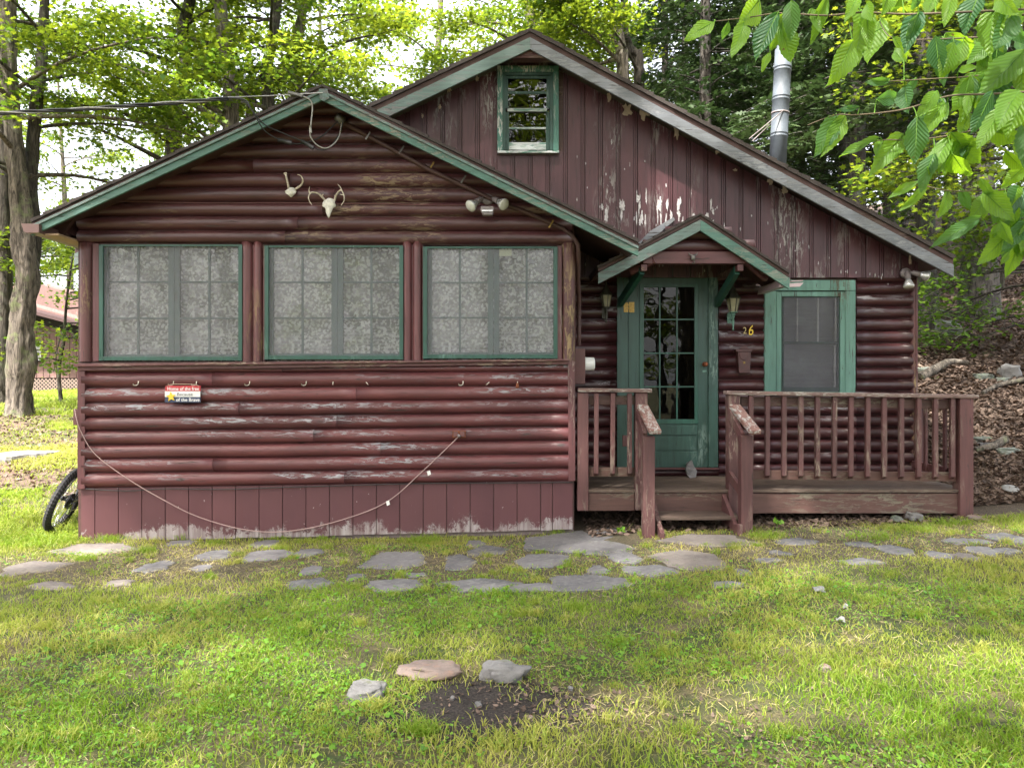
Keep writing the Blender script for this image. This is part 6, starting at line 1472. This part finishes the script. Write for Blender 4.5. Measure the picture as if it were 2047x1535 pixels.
# low broadleaf brush on the slope and a bright maple at right
broadleaf('maple_tree', [G(2130, 11), P(2120, 500, 11), P(2090, 300, 11), P(2060, 100, 11), P(2040, -200, 11)], [.12, .11, .09, .07, .04], 'bright leafy maple spreading in from the right edge', 'tree', GRP, 3.2, 9, 2.7, 16, 9000, .10, 'maple', 'barkdk', 71, az_c=math.pi, az_w=1.5)
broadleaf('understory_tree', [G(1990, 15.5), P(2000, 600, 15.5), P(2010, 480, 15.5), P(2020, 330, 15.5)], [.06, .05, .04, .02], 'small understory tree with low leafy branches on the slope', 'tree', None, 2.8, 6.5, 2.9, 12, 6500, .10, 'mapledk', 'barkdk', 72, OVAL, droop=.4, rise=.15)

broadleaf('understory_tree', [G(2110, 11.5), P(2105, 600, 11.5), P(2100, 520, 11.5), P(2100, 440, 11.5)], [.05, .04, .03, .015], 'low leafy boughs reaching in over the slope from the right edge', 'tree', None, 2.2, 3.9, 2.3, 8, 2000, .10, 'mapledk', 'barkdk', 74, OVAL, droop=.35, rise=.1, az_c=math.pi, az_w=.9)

# trees standing round and behind the photographer: they shade the yard and show in the panes
SX, SY = SD.x/SD.z, SD.y/SD.z
SPOTS = [(-5.2, 6.6, 1.9, 1.0), (-6.5, 10.5, 3.2, 3.2), (-4.3, 4.5, .7, 1.0), (1.95, 4.05, .55, .30), (2.6, 4.0, .3, .25), (1.55, 6.1, .55, .25), (1.2, 6.75, .5, .25), (2.2, 5.4, .35, .25), (-2.0, 5.1, .5, .2), (2.8, 7.0, .2, .5), (-3.7, 3.0, .7, .5), (.2, 3.4, .5, .25), (1.0, 7.5, .4, .2)]
def shade(C, g):  # shapes the unseen crowns: leaves dropped where sun should get through
    gx = C[:, 0]-SX*C[:, 2]; gy = C[:, 1]-SY*C[:, 2]; k = np.ones(len(C), bool)
    for a, b_, ra, rb in SPOTS: k &= ~((((gx-a)/ra)**2+((gy-b_)/rb)**2 < 1) & (g.random(len(C)) < .93))
    hide = (np.abs(C[:, 0]) < C[:, 1]*.70+.2) & ((C[:, 2]-H) < C[:, 1]*.53+.2) & (C[:, 1] > 0)
    k &= ~hide
    k &= ~((gx < -4.3) & (gy > 7.2) & (g.random(len(C)) < .62))
    k &= ~((gy < 6.7) & (g.random(len(C)) < .80))
    k &= ~(((gx-1.9)/1.1)**2+((gy-3.25)/.9)**2 < 1) | (g.random(len(C)) < .15)
    return k
for i, (x, y, nl, lv, lb) in enumerate([(-6.2, -2.2, 30, 30000, 'tall maple left behind the photographer'), (-.6, -5.2, 30, 26000, 'tall maple straight behind the photographer'), (-2.6, -.9, 26, 30000, 'maple right behind the photographer'), (4.6, -4.2, 26, 18000, 'maple right behind the parking place'), (6.9, 2.6, 30, 32000, 'unseen spreading maple added beside the right edge of the yard')]):  # the last maple is added out of view to shade the slope
    broadleaf('maple_tree', [Vector((x, y, -.1)), Vector((x+.1, y, 3)), Vector((x, y+.2, 6.5)), Vector((x+.2, y+.3, 10)), Vector((x, y, 14))], [.26, .22, .2, .15, .05], lb, 'tree', 'trees around the photographer', 6.2, 13, 5.6, nl, lv, .20, 'maple', 'barkdk', 81+i, OVAL, twigs=10, tl=1.9, az_c=(math.pi/2 if i < 3 else 1.9), az_w=2.2, keep=shade, flat=.2, rise=.2, droop=.15)
for i, (x, y) in enumerate([(-14, -16), (-7, -19), (0, -17), (7, -19), (14, -15), (20, -6), (-20, -8)]):
    copytree(far1 if i % 2 else h1, Vector((x, y, -.1)), i*1.3, .8, 'tree across the lane behind the photographer, number %d from the left' % (i+1) if False else ['hemlock across the lane, far left of the row behind the photographer', 'leafy tree across the lane, second of the row behind', 'hemlock across the lane straight behind the photographer', 'leafy tree across the lane right of centre behind', 'hemlock across the lane, right end of the row behind', 'leafy tree beyond the right side of the lane', 'hemlock beyond the left side of the lane'][i], 'trees across the lane')

# ------------------------------------------------------------------ the near tree whose branch hangs into the top right corner
def nearleafmat():
    m = NM('near_leaf'); r_ = m.rnd(); uv = m.n('ShaderNodeTexCoord').outputs['UV']; sx = m.n('ShaderNodeSeparateXYZ', Vector=uv)
    au = m.mul(m.mul(sx.outputs[0], .5, 'SUBTRACT'), 1, 'MULTIPLY'); au = m.mul(au, 0, 'ADD'); ab = m.t.nodes.new('ShaderNodeMath'); ab.operation = 'ABSOLUTE'; m.put(ab.inputs[0], au)
    ph = m.mul(m.mul(sx.outputs[1], 66), m.mul(ab.outputs[0], 44), 'SUBTRACT'); sn = m.t.nodes.new('ShaderNodeMath'); sn.operation = 'SINE'; m.put(sn.inputs[0], ph)
    vein = m.ramp(sn.outputs[0], .80, .98); mid = m.ramp(ab.outputs[0], .035, .015); vein = m.mul(vein, mid, 'MAXIMUM'); blot = m.noise(uv, 3, 3)
    col = m.mix(r_, (.040, .125, .060), (.14, .28, .02)); col = m.mix(m.mul(vein, .35), col, (.22, .34, .12)); tc = m.mix(r_, (.12, .30, .04), (.48, .74, .02)); tc = m.mix(m.mul(vein, .5), tc, (.16, .30, .03)); tc = m.mix(m.ramp(blot, .3, .7, 0, .35), tc, (.16, .34, .03)); spots = m.ramp(m.noise(m.coord((1, 1, 1)), 60, 3), .70, .74); tc = m.mix(spots, tc, (.20, .12, .03)); col = m.mix(spots, col, (.14, .09, .03))
    m.set(Base__Color=col, Roughness=.42, Normal=m.bump(m.mul(sn.outputs[0], .5), .0022, .7))
    tr = m.n('ShaderNodeBsdfTranslucent', Color=tc); ms = m.n('ShaderNodeMixShader', Fac=.55); m.t.links.new(m.b.outputs[0], ms.inputs[1]); m.t.links.new(tr.outputs[0], ms.inputs[2]); m.t.links.new(ms.outputs[0], m.out.inputs['Surface']); return m.m
near = thing('beech_tree', (3.6, 1.3, 0), 'near tree whose big toothed green leaves hang into the top right corner', 'tree')
tb = MB(); tb.tube(catmull([Vector((3.6, 1.3, -.1)), Vector((3.55, 1.35, 1.5)), Vector((3.5, 1.3, 3)), Vector((3.6, 1.2, 5)), Vector((3.5, 1.2, 8))], 5), [.16-.006*i for i in range(21)], 12, rough=.1)
def Z3(zx, zy, Y): return P(1150+zx/2.282, zy/2.282, Y)
TW = [[(2250, 20), (2100, 40), (1700, 60), (1500, 66), (1300, 58), (1150, 72), (930, 62), (800, 80), (700, 92), (640, 98)],
      [(2250, 130), (2100, 150), (1850, 170), (1640, 180), (1450, 175), (1390, 100)],
      [(2250, 300), (2050, 240), (1900, 330), (1800, 350), (1640, 360), (1430, 372)],
      [(2250, 440), (2100, 420), (1900, 430), (1700, 440), (1500, 500), (1290, 525), (1190, 525), (1060, 572)],
      [(2250, 600), (2100, 560), (1900, 580), (1700, 620), (1550, 640), (1400, 640), (1290, 668)],
      [(2250, 860), (2100, 860), (1870, 870), (1700, 870), (1560, 838)],
      [(2250, 1010), (2100, 1000), (1980, 1000), (1880, 1040)]]
TWY = [1.75, 2.0, 1.9, 1.8, 1.95, 2.1, 2.05]; TP = []
for i, (tw, Y) in enumerate(zip(TW, TWY)):
    pts = [Z3(a, b_, Y+.04*math.sin(a*.01+i)) for a, b_ in tw]
    pts = [Vector((3.52, 1.3, 2.6+.12*(6-i)*.5+.1)), (Vector((3.52, 1.3, 2.6))+pts[0])/2+Vector((0, .1, .12))]+pts
    c_ = catmull(pts, 5); tb.tube(c_, [(.010 if j < 6 else .0036)-.0026*j/(len(c_)-1) for j in range(len(c_))], 6)
    TP += [(p_, i) for p_ in c_[8:]]
tb.build('trunk', M['twig'], near)
LVS = [((635,100),(505,170),.42),((840,0),(762,108),.62),((700,100),(672,188),.4),((770,105),(738,228),.50),((925,60),(818,275),.42),((890,240),(848,322),.5),((985,5),(990,172),.62),((935,110),(1002,285),.56),((1150,-20),(1078,205),.36),((1290,-20),(1240,85),.5),((1265,190),(1188,378),.44),((1310,185),(1288,300),.4),((1395,85),(1330,285),.5),((1440,368),(1322,378),.38),((1450,170),(1535,285),.42),((1430,-30),(1400,70),.6),((1490,-20),(1440,60),.6),((1500,95),(1590,165),.5),((1645,165),(1660,335),.62),((1720,-30),(1688,115),.55),((1840,-20),(1770,150),.5),((1690,155),(1835,285),.46),((2080,40),(1930,105),.4),((1930,-20),(1995,62),.6),((2060,225),(1845,435),.42),((1300,488),(1190,505),.3),((1195,525),(1108,698),.46),((1235,522),(1150,690),.36),((1385,630),(1205,712),.26),((1375,455),(1485,440),.5),((1505,395),(1515,512),.6),((1650,415),(1568,530),.55),((1560,535),(1552,748),.62),((1500,610),(1355,782),.42),((1395,640),(1368,695),.4),((1700,630),(1630,770),.5),((1715,605),(1845,765),.62),((1640,700),(1568,868),.46),((1720,700),(1800,830),.5),((1905,415),(1818,610),.45),((1960,490),(1830,668),.42),((1890,600),(2060,560),.42),((1880,575),(2045,668),.42),((1565,828),(1425,905),.32),((1600,850),(1500,958),.36),((1700,872),(1680,985),.5),((1860,872),(2005,1005),.5),((1850,990),(1625,1125),.30),((2010,945),(1955,1055),.5),((1975,1070),(1845,1205),.5),((2050,890),(1995,1005),.6),((2060,750),(1945,860),.5),((1800,515),(1755,610),.5),((1850,815),(1905,905),.5),((1750,325),(1832,305),.5),((1640,-20),(1600,60),.6),((1560,-30),(1545,50),.6),((2000,130),(2070,200),.5),((1980,330),(2060,420),.5),((1500,280),(1440,215),.4),((1960,690),(2050,780),.5),((1760,860),(1800,960),.5),((1940,1010),(1990,1120),.5),((1560,360),(1500,430),.45),((2030,1080),(1975,1270),.42),((1980,1150),(1940,1210),.4),((1080,40),(1120,150),.3),((2020,0),(1960,90),.6),((1330,20),(1350,90),.5),((1860,240),(1905,330),.5),((1700,470),(1640,560),.55),((2040,500),(2090,600),.5)]
ex_rng = random.Random(4)
for _ in range(80):
    tw_ = TW[ex_rng.randrange(7)]; j_ = ex_rng.randrange(1, max(2, len(tw_)-3)); q_ = tw_[j_]; f_ = ex_rng.random(); q2_ = tw_[min(j_+1, len(tw_)-1)]
    bx0, by0 = q_[0]*(1-f_)+q2_[0]*f_, q_[1]*(1-f_)+q2_[1]*f_+ex_rng.uniform(-15, 25)
    LVS.append(((bx0, by0), (bx0-ex_rng.uniform(-20, 110), by0+ex_rng.uniform(70, 200)), ex_rng.uniform(.4, .6)))
Vs, Fs, Rn, UV = [], [], [], []; pet = MB(); rr = random.Random(9); NS = 17
for k, (a, b_, wr) in enumerate(LVS):
    bx_, by_ = a; ty = min(TP, key=lambda q: (1150+bx_/2.282-(CX+q[0].x/q[0].y*F))**2+(by_/2.282-(HY-(q[0].z-H)/q[0].y*F))**2)[0]
    Y0 = ty.y+rr.uniform(-.05, .05); A = Z3(bx_, by_, Y0); Bp = Z3(b_[0], b_[1], Y0+rr.uniform(-.05, .05)); d = Bp-A; L = d.length; d.normalize()
    view = (A-Vector((0, 0, H))).normalized(); sd = d.cross(view).normalized(); nrm = sd.cross(d); roll = rr.uniform(-.75, .75); sd = (sd*math.cos(roll)+nrm*math.sin(roll)).normalized(); nrm = sd.cross(d).normalized()
    if nrm.dot(view) > 0: nrm = -nrm
    W = L*wr*rr.uniform(.42, .56)/max(.6, math.cos(roll)); fold = rr.uniform(.05, .6); drp = rr.uniform(.03, .26); base = len(Vs); tone = rr.choice([rr.uniform(0, .25), rr.uniform(.5, 1), rr.uniform(.7, 1)]); wv = rr.uniform(3, 6)
    for i in range(NS+1):
        t = i/NS; w_ = W*(math.sin(math.pi*min(1, t**.80))**.85)*(1.0 if i % 2 else .90)*(1-.10*t) if 0 < i < NS else .0008
        c_ = A+d*(L*t)-nrm*(drp*L*(t*t*1.1-t*.1))
        for j, u in enumerate((-1, -.5, 0, .5, 1)):
            fw_ = (-.022*L if (i % 2 and abs(u) == 1) else 0)
            p_ = c_+sd*(w_*u)+nrm*(fold*w_*abs(u)**1.3+.045*L*math.sin(t*wv*2+u*2+k)*abs(u))+d*(fw_*-1*.6); Vs.append(p_); Rn.append(tone); UV.append((.5+u*.5*max(.05, w_/W), t))
    for i in range(NS):
        for j in range(4): q = base+i*5+j; Fs.append((q, q+1, q+6, q+5))
    pet.tube([ty, (ty+A)/2+Vector((0, 0, .004)), A, A+d*L*.6-nrm*.001], [.0016, .0013, .0012, .0005], 5)
pet.build('leaf_stalks', M['clover'], near)
mb = MB(); mb.add(Vs, Fs, True); mb.r = Rn; o = mb.build('leaves', nearleafmat(), near)
uvl = o.data.uv_layers.new(name='UVMap'); vi = np.zeros(len(o.data.loops), int); o.data.loops.foreach_get('vertex_index', vi); uvl.data.foreach_set('uv', np.array(UV)[vi].ravel())
